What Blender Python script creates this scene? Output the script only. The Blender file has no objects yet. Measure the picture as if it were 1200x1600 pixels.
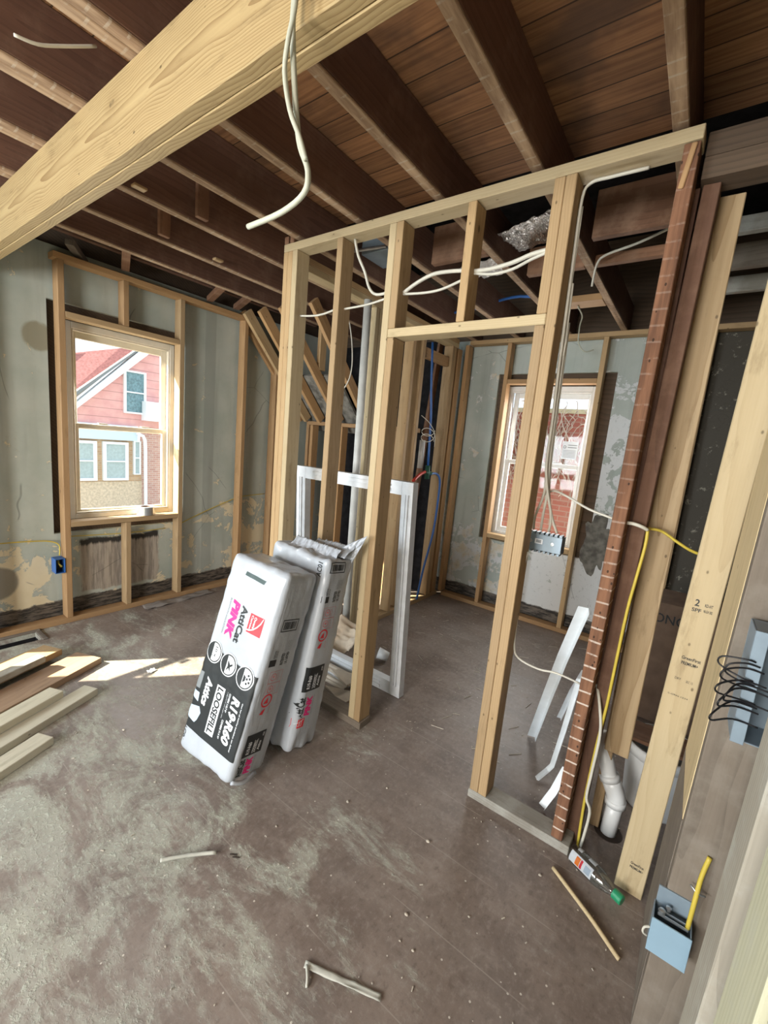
import bpy, bmesh, math, random
from mathutils import Vector, Matrix, noise
from mathutils.bvhtree import BVHTree

random.seed(7)
SC = bpy.context.scene
COL = SC.collection
V = Vector

# ------------------------------------------------------------------ camera
YAW, PITCH, ROLL = -0.6250, 0.1615, -0.0924
fw = V((math.sin(YAW)*math.cos(PITCH), math.cos(YAW)*math.cos(PITCH), -math.sin(PITCH)))
rt = V((math.cos(YAW), -math.sin(YAW), 0))
dn = fw.cross(rt)
r2 = math.cos(ROLL)*rt + math.sin(ROLL)*dn
d2 = -math.sin(ROLL)*rt + math.cos(ROLL)*dn
cam = bpy.data.cameras.new('camera')
cam.sensor_fit = 'HORIZONTAL'; cam.sensor_width = 36; cam.lens = 666.3*36/1200
cam.clip_start = 0.02; cam.clip_end = 200
co = bpy.data.objects.new('camera', cam); COL.objects.link(co)
co.matrix_world = Matrix(((r2.x, -d2.x, -fw.x, 0), (r2.y, -d2.y, -fw.y, 0), (r2.z, -d2.z, -fw.z, 1.5), (0, 0, 0, 1)))
SC.camera = co

# ------------------------------------------------------------------ light
SC.view_settings.view_transform = 'Standard'; SC.view_settings.look = 'None'
SC.view_settings.gamma = 1; SC.view_settings.use_curve_mapping = False
SC.view_settings.exposure = 0.45
W = bpy.data.worlds.new('sky'); SC.world = W; W.use_nodes = True
wn = W.node_tree.nodes; wl = W.node_tree.links
bg = wn['Background']; bg.inputs[0].default_value = (0.80, 0.90, 1.0, 1); bg.inputs[1].default_value = 1.35

def sun():
    l = bpy.data.lights.new('sun', 'SUN'); l.energy = 26.0; l.color = (1, 0.90, 0.72); l.angle = 0.009
    o = bpy.data.objects.new('sun', l); COL.objects.link(o)
    e = math.radians(36)
    d = V((0.62*math.cos(e), 0.784*math.cos(e), -math.sin(e)))
    o.rotation_euler = d.to_track_quat('-Z', 'Y').to_euler(); o.location = (-6, -6, 8)
sun()
def window_light(name, loc, d, sx, sy, energy, color):
    l = bpy.data.lights.new(name, 'AREA'); l.shape = 'RECTANGLE'; l.size = sx; l.size_y = sy
    l.energy = energy; l.color = color
    o = bpy.data.objects.new(name, l); COL.objects.link(o)
    o.location = loc; o.rotation_euler = V(d).to_track_quat('-Z', 'Z').to_euler()
# area lights added to boost daylight: at the seen windows and unseen rear ones
window_light('rear_window_fill_left', (-2.55, -2.62, 1.40), (0.05, 1, -0.10), 1.15, 1.25, 100, (0.86, 0.94, 1.0))
window_light('rear_window_fill_right', (-0.75, -2.62, 1.40), (0.0, 1, -0.05), 1.15, 1.25, 100, (1.0, 0.96, 0.90))
window_light('daylight_left_window', (-3.76, 1.50, 1.42), (1, 0.1, -0.25), 0.62, 1.20, 14, (0.95, 0.97, 1.0))
window_light('daylight_far_window', (-1.18, 4.10, 1.42), (0.05, -1, -0.2), 0.62, 1.20, 14, (1.0, 0.96, 0.92))

# ------------------------------------------------------------------ node helpers
def new_mat(name):
    m = bpy.data.materials.new(name); m.use_nodes = True
    return m, m.node_tree.nodes, m.node_tree.links, m.node_tree.nodes['Principled BSDF']
class NT:
    def __init__(s, name):
        s.m, s.n, s.l, s.b = new_mat(name)
    def node(s, t, **k):
        x = s.n.new(t)
        for a, v in k.items(): setattr(x, a, v)
        return x
    def lk(s, a, b): s.l.new(a, b)
    def setin(s, sock, v):
        if hasattr(v, 'is_output'): s.lk(v, sock)
        elif isinstance(v, (tuple, list)) and len(v) == 3 and sock.type == 'RGBA': sock.default_value = (*v, 1)
        else: sock.default_value = v
    def coord(s): return s.node('ShaderNodeTexCoord').outputs['Object']
    def mapping(s, v, loc=(0,0,0), rot=(0,0,0), sc=(1,1,1)):
        x = s.node('ShaderNodeMapping'); s.lk(v, x.inputs[0])
        x.inputs[1].default_value = loc; x.inputs[2].default_value = rot; x.inputs[3].default_value = sc
        return x.outputs[0]
    def noise(s, v, scale, detail=4, rough=.55, dist=0):
        x = s.node('ShaderNodeTexNoise'); s.lk(v, x.inputs['Vector'])
        x.inputs['Scale'].default_value = scale; x.inputs['Detail'].default_value = detail
        x.inputs['Roughness'].default_value = rough; x.inputs['Distortion'].default_value = dist
        return x.outputs['Fac']
    def vor(s, v, scale, feature='F1', out='Distance', rnd=1):
        x = s.node('ShaderNodeTexVoronoi', feature=feature); s.lk(v, x.inputs['Vector'])
        x.inputs['Scale'].default_value = scale; x.inputs['Randomness'].default_value = rnd
        return x.outputs[out]
    def math(s, op, a, b=0.0, c=0.0, clamp=False):
        x = s.node('ShaderNodeMath', operation=op, use_clamp=clamp)
        s.setin(x.inputs[0], a); s.setin(x.inputs[1], b)
        if len(x.inputs) > 2: s.setin(x.inputs[2], c)
        return x.outputs[0]
    def ramp(s, f, *stops):
        x = s.node('ShaderNodeMapRange', interpolation_type='SMOOTHSTEP')
        s.lk(f, x.inputs[0]); x.inputs[1].default_value = stops[0]; x.inputs[2].default_value = stops[1]
        return x.outputs[0]
    def mix(s, f, a, b, mode='MIX'):
        x = s.node('ShaderNodeMix', data_type='RGBA', blend_type=mode)
        s.setin(x.inputs[0], f); s.setin(x.inputs[6], a); s.setin(x.inputs[7], b)
        return x.outputs[2]
    def sep(s, v):
        x = s.node('ShaderNodeSeparateXYZ'); s.lk(v, x.inputs[0]); return x.outputs
    def comb(s, a, b, c):
        x = s.node('ShaderNodeCombineXYZ')
        for i, v in enumerate((a, b, c)): s.setin(x.inputs[i], v)
        return x.outputs[0]
    def rnd(s): return s.node('ShaderNodeObjectInfo').outputs['Random']
    def bump(s, h, strength=.3, dist=.01):
        x = s.node('ShaderNodeBump'); x.inputs['Strength'].default_value = strength; x.inputs['Distance'].default_value = dist
        s.lk(h, x.inputs['Height']); s.lk(x.outputs[0], s.b.inputs['Normal'])
    def done(s, col, rough=.6, spec=.4, metal=0):
        s.setin(s.b.inputs['Base Color'], col); s.setin(s.b.inputs['Roughness'], rough)
        s.b.inputs['Specular IOR Level'].default_value = spec; s.b.inputs['Metallic'].default_value = metal
        return s.m

def flat(name, col, rough=.5, spec=.4, metal=0, var=.0):
    t = NT(name)
    if var:
        n = t.noise(t.coord(), 14, 4)
        c = t.mix(t.ramp(n, .3, .7), tuple(x*(1-var) for x in col), tuple(min(1, x*(1+var*.5)) for x in col))
    else: c = col
    return t.done(c, rough, spec, metal)

def wood(name, light, dark, ring=55, knots=True, rough=.62, dirt=None, contrast=1.0, knotcol=None, grain_mix=.35, knotp=.60, knots_scale=7.5):
    """lumber: local X runs along the board; rings cut by a tilted axis give straight and cathedral grain"""
    t = NT(name); c = t.coord(); r = t.rnd()
    x, y, z = t.sep(c)
    wob = t.noise(t.comb(t.math('MULTIPLY_ADD', x, 1.3, t.math('MULTIPLY', r, 37.0)), t.math('MULTIPLY', y, 3.0), z), 1.6, 2)
    off = t.math('MULTIPLY_ADD', wob, .075, -.0375)
    yy = t.math('ADD', t.math('ADD', y, off), t.math('MULTIPLY_ADD', r, .09, -.045))
    zz = t.math('ADD', t.math('ADD', z, t.math('MULTIPLY', x, .013)), t.math('MULTIPLY_ADD', r, .04, -.125))
    rr = t.math('SQRT', t.math('ADD', t.math('MULTIPLY', yy, yy), t.math('MULTIPLY', zz, zz)))
    s = t.math('FRACT', t.math('MULTIPLY', rr, ring*2.2))
    ringf = t.math('POWER', s, 2.2)
    fine = t.noise(t.comb(t.math('MULTIPLY_ADD', x, 2.5, t.math('MULTIPLY', r, 11.0)), t.math('MULTIPLY', y, 90.0), t.math('MULTIPLY', z, 90.0)), 2.0, 5)
    blot = t.noise(t.comb(t.math('MULTIPLY_ADD', x, .8, t.math('MULTIPLY', r, 23.0)), t.math('MULTIPLY', y, 5.0), t.math('MULTIPLY', z, 5.0)), 3.0, 4)
    f = t.math('ADD', t.math('MULTIPLY', ringf, grain_mix*contrast), t.math('MULTIPLY_ADD', fine, .5*contrast, t.math('MULTIPLY_ADD', blot, .5, -.32)), clamp=True)
    col = t.mix(f, light, dark)
    tone = t.mix(r, (.80, .80, .82), (1.10, 1.07, 1.02))
    col = t.mix(1.0, col, tone, 'MULTIPLY')
    if knots:
        kc = t.comb(t.math('MULTIPLY_ADD', x, .55, t.math('MULTIPLY', r, 5.0)), y, t.math('MULTIPLY', r, 3.0))
        d = t.vor(kc, knots_scale); rc = t.sep(t.vor(kc, knots_scale, out='Color'))[0]
        d2_ = t.math('ADD', d, t.math('MULTIPLY_ADD', t.noise(c, 60, 3), .04, -.02))
        k = t.math('MULTIPLY', t.math('SUBTRACT', 1.0, t.ramp(d2_, .045, .080)), t.math('GREATER_THAN', rc, knotp))
        halo = t.math('MULTIPLY', t.math('SUBTRACT', 1.0, t.ramp(d2_, .06, .19)), t.math('GREATER_THAN', rc, knotp))
        col = t.mix(t.math('MULTIPLY', halo, .35), col, dark)
        col = t.mix(t.math('MULTIPLY', k, .8), col, knotcol or tuple(v*.35 for v in dark))
    if knots:
        sv = t.vor(t.comb(t.math('MULTIPLY', x, .6), y, z), 26); sr = t.sep(t.vor(t.comb(t.math('MULTIPLY', x, .6), y, z), 26, out='Color'))[1]
        col = t.mix(t.math('MULTIPLY', t.math('MULTIPLY', t.math('SUBTRACT', 1.0, t.ramp(sv, .06, .13)), t.math('GREATER_THAN', sr, .70)), .75), col, tuple(v*.3 for v in dark))
        sm = t.noise(t.comb(t.math('MULTIPLY_ADD', x, 1.4, t.math('MULTIPLY', r, 17.0)), t.math('MULTIPLY', y, 7.0), t.math('MULTIPLY', z, 7.0)), 3.0, 6, .7)
        col = t.mix(t.math('MULTIPLY', t.ramp(sm, .54, .72), .45), col, tuple(v*.62 for v in dark))
    if dirt:
        n = t.noise(c, 9, 6, .65)
        col = t.mix(t.math('MULTIPLY', t.ramp(n, .45, .72), dirt[1]), col, dirt[0])
    t.bump(fine, .18, .002)
    return t.done(col, rough, .3)

M = {}
M['pine'] = wood('pine_lumber', (.50, .355, .195), (.31, .195, .092))
M['pine_pale'] = wood('pale_lumber', (.58, .475, .295), (.40, .295, .155), contrast=.75)
M['pine_warm'] = wood('amber_lumber', (.46, .29, .145), (.30, .17, .075))
M['pine_grain'] = wood('flat_sawn_lumber', (.46, .345, .205), (.27, .18, .09), ring=38, grain_mix=.6)
M['pine_white'] = wood('skylit_lumber', (.62, .59, .47), (.44, .40, .29), contrast=.6)  # sky light put into the colour: boards paler than bare pine
M['pine_stain'] = wood('stained_lumber', (.34, .24, .165), (.20, .13, .085), contrast=.9)
M['old_dark'] = wood('old_dark_stud_wood', (.155, .082, .052), (.07, .037, .024), ring=30, knots=False, rough=.8, dirt=((.22, .13, .085), .5))
M['beam'] = wood('new_beam_lumber', (.46, .35, .178), (.235, .150, .065), ring=78, grain_mix=.72, knotp=.30, knots_scale=4.2)
M['old'] = wood('old_joist_wood', (.170, .090, .062), (.075, .040, .029), ring=30, knots=False, rough=.8, dirt=((.22, .135, .095), .5))
M['old_mid'] = wood('old_stud_wood', (.24, .125, .072), (.11, .055, .032), ring=30, knots=False, rough=.8, dirt=((.32, .20, .13), .5))
M['gray'] = wood('weathered_wood', (.36, .34, .29), (.17, .155, .13), ring=45, knots=False, rough=.85, dirt=((.45, .45, .41), .5))
M['gray_dark'] = wood('dirty_wood', (.20, .17, .14), (.095, .08, .066), ring=35, knots=False, rough=.85, dirt=((.27, .24, .20), .5))
M['gray_green'] = wood('weathered_greenish_wood', (.50, .50, .37), (.29, .28, .20), ring=45, knots=False, rough=.8, dirt=((.42, .42, .37), .5))
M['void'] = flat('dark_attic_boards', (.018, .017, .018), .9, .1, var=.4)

def joist_bottom():
    # nailing edge of the old joists: pale rough wood with plaster ghost lines
    t = NT('old_joist_edge'); c = t.coord(); x, y, z = t.sep(c)
    n = t.noise(t.mapping(c, sc=(3, 20, 20)), 2, 5); n2 = t.noise(c, 22, 5, .7)
    col = t.mix(t.ramp(n, .3, .7), (.24, .155, .10), (.46, .33, .22))
    fr = t.math('FRACT', t.math('MULTIPLY', x, 21.0))
    lath = t.math('MULTIPLY', t.math('LESS_THAN', fr, .16), t.ramp(n2, .42, .6))
    col = t.mix(t.math('MULTIPLY', lath, .55), col, (.50, .44, .36))
    return t.done(col, .85, .2)
M['joist_edge'] = joist_bottom()

def lath_stud():
    t = NT('old_stud_with_plaster_lines'); c = t.coord(); x, y, z = t.sep(c); r = t.rnd()
    n = t.noise(t.mapping(c, sc=(2, 25, 25)), 2.2, 5); n2 = t.noise(c, 17, 5, .7)
    col = t.mix(t.ramp(n, .3, .72), (.245, .122, .07), (.125, .062, .038))
    wob = t.math('MULTIPLY', t.noise(c, 9, 3), .012)
    fr = t.math('FRACT', t.math('MULTIPLY', t.math('ADD', x, wob), 20.5))
    ln = t.math('MULTIPLY', t.math('LESS_THAN', fr, .13), t.ramp(n2, .40, .52))
    fade = t.math('SUBTRACT', 1.0, t.ramp(x, .5, 1.5))
    col = t.mix(t.math('MULTIPLY', ln, t.math('MULTIPLY_ADD', fade, .70, .12)), col, (.66, .58, .50))
    nail = t.vor(t.mapping(c, sc=(.6, 1, 1)), 40)
    col = t.mix(t.math('MULTIPLY', t.math('LESS_THAN', nail, .13), .8), col, (.02, .015, .012))
    return t.done(col, .85, .2)
M['lath_stud'] = lath_stud()

def subfloor():
    t = NT('subfloor_planks'); c = t.coord(); x, y, z = t.sep(c)
    row = t.math('FLOOR', t.math('MULTIPLY', y, 9.0)); fr = t.math('FRACT', t.math('MULTIPLY', y, 9.0))
    wn_ = t.node('ShaderNodeTexWhiteNoise', noise_dimensions='1D'); t.lk(row, wn_.inputs['W'])
    g = t.noise(t.comb(t.math('MULTIPLY', x, 1.2), t.math('MULTIPLY', y, 30.0), row), 2.0, 6, .65)
    col = t.mix(t.ramp(g, .3, .7), (.40, .215, .105), (.22, .112, .058))
    col = t.mix(1.0, col, t.mix(wn_.outputs[0], (.62, .60, .58), (1.15, 1.1, 1.05)), 'MULTIPLY')
    st = t.noise(c, 2.6, 4); col = t.mix(t.math('MULTIPLY', t.ramp(st, .46, .66), .75), col, (.085, .05, .035))
    seam = t.math('LESS_THAN', fr, .045)
    col = t.mix(t.math('MULTIPLY', seam, .85), col, (.03, .018, .012))
    t.bump(t.math('SUBTRACT', 1.0, seam), .5, .006)
    return t.done(col, .75, .25)
M['subfloor'] = subfloor()

def floor_mat():
    t = NT('dusty_brown_floor'); c = t.coord(); x, y, z = t.sep(c)
    n1 = t.noise(c, 3.0, 8, .62); n2 = t.noise(t.mapping(c, sc=(1, 2.2, 1)), 7, 6, .7)
    col = t.mix(t.ramp(n1, .3, .7), (.150, .114, .096), (.255, .204, .173))
    col = t.mix(t.math('MULTIPLY', t.ramp(n2, .47, .72), .55), col, (.31, .26, .225))
    n3 = t.noise(t.mapping(c, sc=(1.5, 1, 1)), 34, 6, .7)
    col = t.mix(t.math('MULTIPLY', t.ramp(n3, .50, .66), .40), col, (.34, .30, .265))
    col = t.mix(t.math('MULTIPLY', t.ramp(n3, .46, .34), .35), col, (.075, .052, .044))
    row = t.math('MULTIPLY', y, 4.0); fr = t.math('FRACT', t.math('ADD', row, .72))
    seam = t.math('MULTIPLY', t.math('LESS_THAN', fr, .014), t.ramp(t.noise(t.mapping(c, sc=(2, .5, 1)), 1.6, 3), .44, .52))
    # old plaster dust, tracked thickest in the near left of the room
    gx = t.math('MULTIPLY_ADD', x, -.30, -.06); gy = t.math('MULTIPLY_ADD', y, -.50, .36)
    g = t.math('ADD', t.math('MINIMUM', gx, .42), gy)
    d1 = t.noise(t.mapping(c, rot=(0, 0, .55), sc=(1.0, 1.7, 1)), 2.6, 10, .70, .6)
    d2_ = t.noise(t.mapping(c, rot=(0, 0, .7), sc=(.7, 2.4, 1)), 16, 8, .75, .8)
    dust = t.math('ADD', t.math('MULTIPLY_ADD', d1, 4.2, -2.15), t.math('MULTIPLY_ADD', d2_, 1.6, -.8))
    dm = t.ramp(t.math('ADD', dust, g), .0, .75)
    fine = t.ramp(t.noise(c, 55, 5, .75), .48, .66)
    dustcol = t.mix(t.noise(c, 5, 4), (.47, .50, .44), (.66, .70, .57))
    col = t.mix(t.math('MULTIPLY', dm, t.math('MULTIPLY_ADD', fine, .45, .50)), col, dustcol)
    # scuffed grey traffic haze over the whole floor
    hz = t.noise(t.mapping(c, sc=(.8, 1.4, 1)), 1.3, 6, .6)
    col = t.mix(t.math('MULTIPLY', t.ramp(hz, .40, .68), .30), col, (.32, .295, .275))
    spk = t.vor(c, 38); spr = t.sep(t.vor(c, 38, out='Color'))[0]
    sp = t.math('MULTIPLY', t.math('LESS_THAN', spk, .12), t.math('GREATER_THAN', spr, .86))
    col = t.mix(t.math('MULTIPLY', sp, .75), col, (.72, .68, .60))
    col = t.mix(t.math('MULTIPLY', seam, .6), col, (.36, .32, .28))
    t.bump(t.math('ADD', t.math('MULTIPLY', dm, fine), t.math('MULTIPLY', n2, .4)), .5, .006)
    rough = t.math('MULTIPLY_ADD', t.math('ADD', dm, t.math('MULTIPLY', n1, .4), clamp=True), .45, .36)
    return t.done(col, rough, .42)
M['floor'] = floor_mat()

def plaster(name, far):
    t = NT(name); c = t.coord(); x, y, z = t.sep(c)
    u = x if far else y
    n = t.noise(c, 2.2, 6, .6); n2 = t.noise(c, 5.5, 8, .68, .5); n3 = t.noise(t.mapping(c, sc=(6, 6, .5)), 2.0, 4)
    blue = t.mix(t.ramp(n, .3, .7), (.40, .455, .415), (.51, .55, .508))
    blue = t.mix(t.math('MULTIPLY', t.ramp(n3, .5, .72), .55), blue, (.345, .37, .34))
    # vertical cut seam lines of the old panels
    low = t.math('SUBTRACT', 1.0, t.ramp(z, .35, 1.25))
    if far:
        right = t.ramp(x, -1.75, -.55)
        peel = t.math('ADD', t.math('ADD', n2, t.math('MULTIPLY', low, .13)), t.math('MULTIPLY', t.math('MULTIPLY', right, t.math('SUBTRACT', 1.0, t.ramp(z, 1.7, 2.4))), .16))
        pm = t.ramp(peel, .60, .615)
        cream = t.mix(t.ramp(t.noise(c, 8, 5), .35, .6), (.62, .56, .42), (.66, .68, .68))
        cream = t.mix(t.ramp(t.math('ADD', x, t.math('MULTIPLY', n, .5)), -1.35, -.9), cream, (.70, .72, .72))
        cream = t.mix(t.math('MULTIPLY', t.ramp(t.noise(c, 30, 6, .75), .56, .68), .7), cream, (.33, .35, .34))
    else:
        at = t.ramp(t.math('ABSOLUTE', t.math('SUBTRACT', y, 2.62)), .35, .05)
        at2 = t.ramp(t.math('ABSOLUTE', t.math('SUBTRACT', y, .82)), .35, .10)
        peel = t.math('ADD', t.math('ADD', n2, t.math('MULTIPLY', low, .085)), t.math('MULTIPLY', t.math('MULTIPLY', at, t.math('SUBTRACT', 1.0, t.ramp(z, .7, .95))), .10))
        peel = t.math('ADD', peel, t.math('MULTIPLY', t.math('MULTIPLY', at2, t.math('SUBTRACT', 1.0, t.ramp(z, .45, .62))), .06))
        pm = t.ramp(peel, .642, .657)
        cream = t.mix(t.noise(c, 9, 5), (.68, .60, .41), (.78, .72, .55))
    rim = t.math('MULTIPLY', t.ramp(peel, .585 if far else .617, .615 if far else .652), t.math('SUBTRACT', 1.0, pm))
    col = t.mix(t.math('MULTIPLY', rim, .35), blue, (.22, .25, .24))
    col = t.mix(pm, col, cream)
    if not far:
        # ghost of a radiator under the window: bare grey brown wall with drips
        e = t.math('MULTIPLY', t.math('SUBTRACT', n2, .5), .10)
        iy = t.math('MULTIPLY', t.ramp(t.math('ADD', y, e), 1.17, 1.19), t.ramp(t.math('ADD', y, e), 1.76, 1.74))
        iz = t.math('MULTIPLY', t.ramp(t.math('ADD', z, e), .16, .18), t.ramp(t.math('ADD', z, e), .60, .575))
        rad = t.math('MULTIPLY', iy, iz)
        drip = t.noise(t.mapping(c, sc=(1, 26, 2.2)), 1.5, 6, .7)
        rc = t.mix(t.ramp(drip, .4, .62), (.46, .41, .35), (.26, .23, .20))
        topd = t.ramp(t.math('ADD', z, t.math('MULTIPLY', drip, .10)), .575, .60)
        rc = t.mix(topd, rc, (.035, .033, .03))
        col = t.mix(rad, col, rc)
        mud = t.math('ADD', t.math('MULTIPLY', t.math('SUBTRACT', y, .70), t.math('SUBTRACT', y, .70)), t.math('MULTIPLY', t.math('SUBTRACT', z, .34), t.math('SUBTRACT', z, .34)))
        col = t.mix(t.ramp(t.math('ADD', mud, t.math('MULTIPLY', e, .08)), .016, .011), col, (.28, .26, .21))
        m2 = t.math('ADD', t.math('MULTIPLY', t.math('SUBTRACT', y, .97), t.math('SUBTRACT', y, .97)), t.math('MULTIPLY', t.math('SUBTRACT', z, 1.97), t.math('SUBTRACT', z, 1.97)))
        col = t.mix(t.ramp(t.math('ADD', m2, t.math('MULTIPLY', e, .1)), .010, .006), col, (.30, .29, .22))
    if not far:
        bd = t.ramp(t.math('ABSOLUTE', t.math('SUBTRACT', y, 2.19)), .055, .045)
        col = t.mix(t.math('MULTIPLY', bd, .45), col, (.27, .29, .265))
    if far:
        # darker brown tone right of the partition end, with paler flakes
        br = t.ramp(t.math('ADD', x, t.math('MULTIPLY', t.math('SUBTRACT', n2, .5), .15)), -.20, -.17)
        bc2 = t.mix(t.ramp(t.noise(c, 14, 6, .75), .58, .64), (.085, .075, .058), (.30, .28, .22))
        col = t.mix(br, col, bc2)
    # bare dark lath where the baseboard was
    zb = t.math('ADD', z, t.math('MULTIPLY_ADD', n2, .07, -.035))
    base = t.ramp(zb, .150, .135)
    bc = t.mix(t.ramp(t.noise(t.mapping(c, sc=(5, 5, 30)), 2, 5, .7), .38, .62), (.030, .028, .026), (.17, .145, .12))
    col = t.mix(base, col, bc)
    # hairline cracks and nail holes
    cv = t.vor(t.mapping(t.mix(.16, c, t.node('ShaderNodeTexNoise').outputs['Color']), sc=(1.1, 1.1, 1.1)), 1.6, feature='DISTANCE_TO_EDGE')
    ck = t.math('MULTIPLY', t.math('LESS_THAN', cv, .0035), t.ramp(t.noise(c, 2.1, 3), .52, .56))
    col = t.mix(t.math('MULTIPLY', ck, .4), col, (.07, .075, .07))
    hv = t.vor(c, 6.0); hr = t.sep(t.vor(c, 6.0, out='Color'))[1]
    ho = t.math('GREATER_THAN', hr, .72)
    col = t.mix(t.math('MULTIPLY', t.math('LESS_THAN', hv, .055), ho), col, (.70, .70, .62))
    col = t.mix(t.math('MULTIPLY', t.math('LESS_THAN', hv, .028), ho), col, (.06, .05, .04))
    t.bump(t.math('ADD', t.math('MULTIPLY', pm, -1.0), t.math('MULTIPLY', n2, .5)), .35, .006)
    return t.done(col, .7, .3)
M['plaster_left'] = plaster('peeling_blue_plaster_left', False)
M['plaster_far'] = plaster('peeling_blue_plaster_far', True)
M['plaster_dark'] = flat('bare_grey_plaster', (.20, .19, .165), .9, .2, var=.5)
M['sheath'] = wood('dark_sheathing', (.12, .085, .06), (.035, .028, .022), ring=25, knots=False, rough=.9)
M['vinyl'] = flat('white_vinyl', (.80, .80, .77), .35, .5, var=.05)
M['vinyl_tan'] = flat('cream_vinyl', (.72, .66, .54), .4, .45, var=.05)
M['paint_white'] = flat('old_white_paint', (.72, .75, .78), .45, .45, var=.10)
M['metal_white'] = flat('white_coated_metal', (.74, .79, .82), .35, .5, var=.06)
M['steel'] = flat('galvanised_steel', (.55, .58, .60), .32, .5, .85, var=.12)
M['steel_blue'] = flat('grey_blue_box_metal', (.25, .32, .38), .42, .5, .25, var=.10)
M['lid_blue'] = flat('pale_blue_box_cover', (.26, .385, .48), .45, .4, var=.04)
M['black'] = flat('black_rubber', (.012, .012, .014), .45, .4)
M['cable_white'] = flat('white_cable', (.60, .58, .50), .45, .4, var=.08)
M['cable_grey'] = flat('grey_green_cable', (.46, .47, .38), .5, .4, var=.10)
M['cable_yellow'] = flat('yellow_cable', (.56, .43, .06), .45, .4, var=.06)
M['pipe_blue'] = flat('blue_plastic_pipe', (.03, .13, .42), .35, .5)
M['pipe_red'] = flat('red_plastic_pipe', (.55, .05, .03), .35, .5)
M['pvc'] = flat('white_pvc', (.78, .80, .80), .3, .5, var=.05)
M['pvc_grey'] = flat('grey_white_pipe', (.60, .62, .60), .35, .5, var=.10)
M['box_blue'] = flat('blue_outlet_box', (.03, .12, .36), .4, .4)
M['cardboard'] = flat('brown_cardboard', (.20, .135, .095), .85, .2, var=.15)
M['debris'] = flat('pale_debris', (.55, .50, .42), .8, .2, var=.2)
M['dark_debris'] = flat('dark_debris', (.04, .03, .025), .9, .2)
M['strip'] = flat('dusty_strip', (.50, .50, .44), .7, .3, var=.2)
M['trim_beige'] = flat('beige_moulding', (.50, .44, .36), .5, .4, var=.12)
M['paper'] = flat('cream_crumpled_paper', (.74, .63, .50), .75, .2, var=.08)
M['green_cap'] = flat('green_cap', (.02, .26, .12), .35, .5)
M['red'] = flat('red_print', (.72, .035, .05), .4, .4)
M['orange'] = flat('orange_print', (.85, .25, .03), .4, .4)
M['magenta'] = flat('magenta_print', (.86, .03, .25), .4, .4)
M['ink'] = flat('black_print', (.022, .026, .028), .42, .4)
M['ink_grey'] = flat('grey_print', (.22, .24, .25), .5, .4)
M['slot_grey'] = flat('dark_green_grey_print', (.055, .085, .085), .5, .4)
M['pale_red'] = flat('faded_red_print', (.62, .22, .24), .5, .4)
M['white_ink'] = flat('white_print', (.82, .86, .90), .4, .4)
M['pale_blue_ink'] = flat('pale_blue_print', (.48, .58, .68), .45, .4)

def bag_mat():
    t = NT('white_plastic_wrap'); c = t.coord()
    n = t.noise(c, 5, 5); w = t.noise(t.mapping(c, sc=(30, 30, 6)), 2.2, 5, .6)
    col = t.mix(t.ramp(n, .3, .7), (.42, .46, .51), (.49, .53, .58))
    t.bump(t.math('ADD', w, t.noise(c, 26, 5)), .28, .006)
    t.b.inputs['Coat Weight'].default_value = .25; t.b.inputs['Coat Roughness'].default_value = .2
    t.b.inputs['Subsurface Weight'].default_value = .0
    return t.done(col, .34, .5)
M['bag'] = bag_mat()
def foil_mat():
    t = NT('silver_foil'); c = t.coord()
    t.bump(t.noise(t.mapping(c, sc=(3, 1, 1)), 16, 4, .6, 1.0), 1.0, .05)
    return t.done((.80, .80, .78), .30, .5, .95)
M['foil'] = foil_mat()
def glass_mat(name, tint=(1, 1, 1), a=.06):
    # thin pane: mostly lets light straight through, with a little gloss
    m = bpy.data.materials.new(name); m.use_nodes = True; n = m.node_tree.nodes; l = m.node_tree.links
    out = n['Material Output']; n.remove(n['Principled BSDF'])
    tr = n.new('ShaderNodeBsdfTransparent'); tr.inputs[0].default_value = (*tint, 1)
    gl = n.new('ShaderNodeBsdfGlossy'); gl.inputs['Roughness'].default_value = .03
    mx = n.new('ShaderNodeMixShader'); mx.inputs[0].default_value = a
    l.new(tr.outputs[0], mx.inputs[1]); l.new(gl.outputs[0], mx.inputs[2]); l.new(mx.outputs[0], out.inputs[0])
    return m
M['glass'] = glass_mat('window_glass', (.97, .985, .98), .012)
M['clear'] = glass_mat('clear_plastic', (.80, .84, .84), .16)

def brick_mat(name, c1, c2, mortar, scale, axis='x', rowh=.075):
    t = NT(name); c = t.coord(); x, y, z = t.sep(c)
    v = t.comb(x if axis == 'x' else y, z, 0.0)
    b = t.node('ShaderNodeTexBrick'); t.lk(v, b.inputs['Vector'])
    b.inputs['Color1'].default_value = (*c1, 1); b.inputs['Color2'].default_value = (*c2, 1); b.inputs['Mortar'].default_value = (*mortar, 1)
    b.inputs['Scale'].default_value = 1.0; b.inputs['Mortar Size'].default_value = .008
    b.inputs['Brick Width'].default_value = rowh*3; b.inputs['Row Height'].default_value = rowh
    col = t.mix(t.math('MULTIPLY', t.ramp(t.noise(c, 6, 5), .5, .7), .4), b.outputs[0], mortar)
    return t.done(col, .85, .2)
M['brick_red'] = brick_mat('red_brick', (.66, .25, .20), (.56, .20, .16), (.62, .38, .32), 1)
M['brick_tan'] = brick_mat('tan_brick', (.60, .42, .26), (.50, .33, .20), (.55, .46, .36), 1, 'y')
M['brick_mix'] = brick_mat('rosy_brick', (.62, .38, .32), (.52, .28, .24), (.66, .56, .50), 1, 'y')
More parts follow.
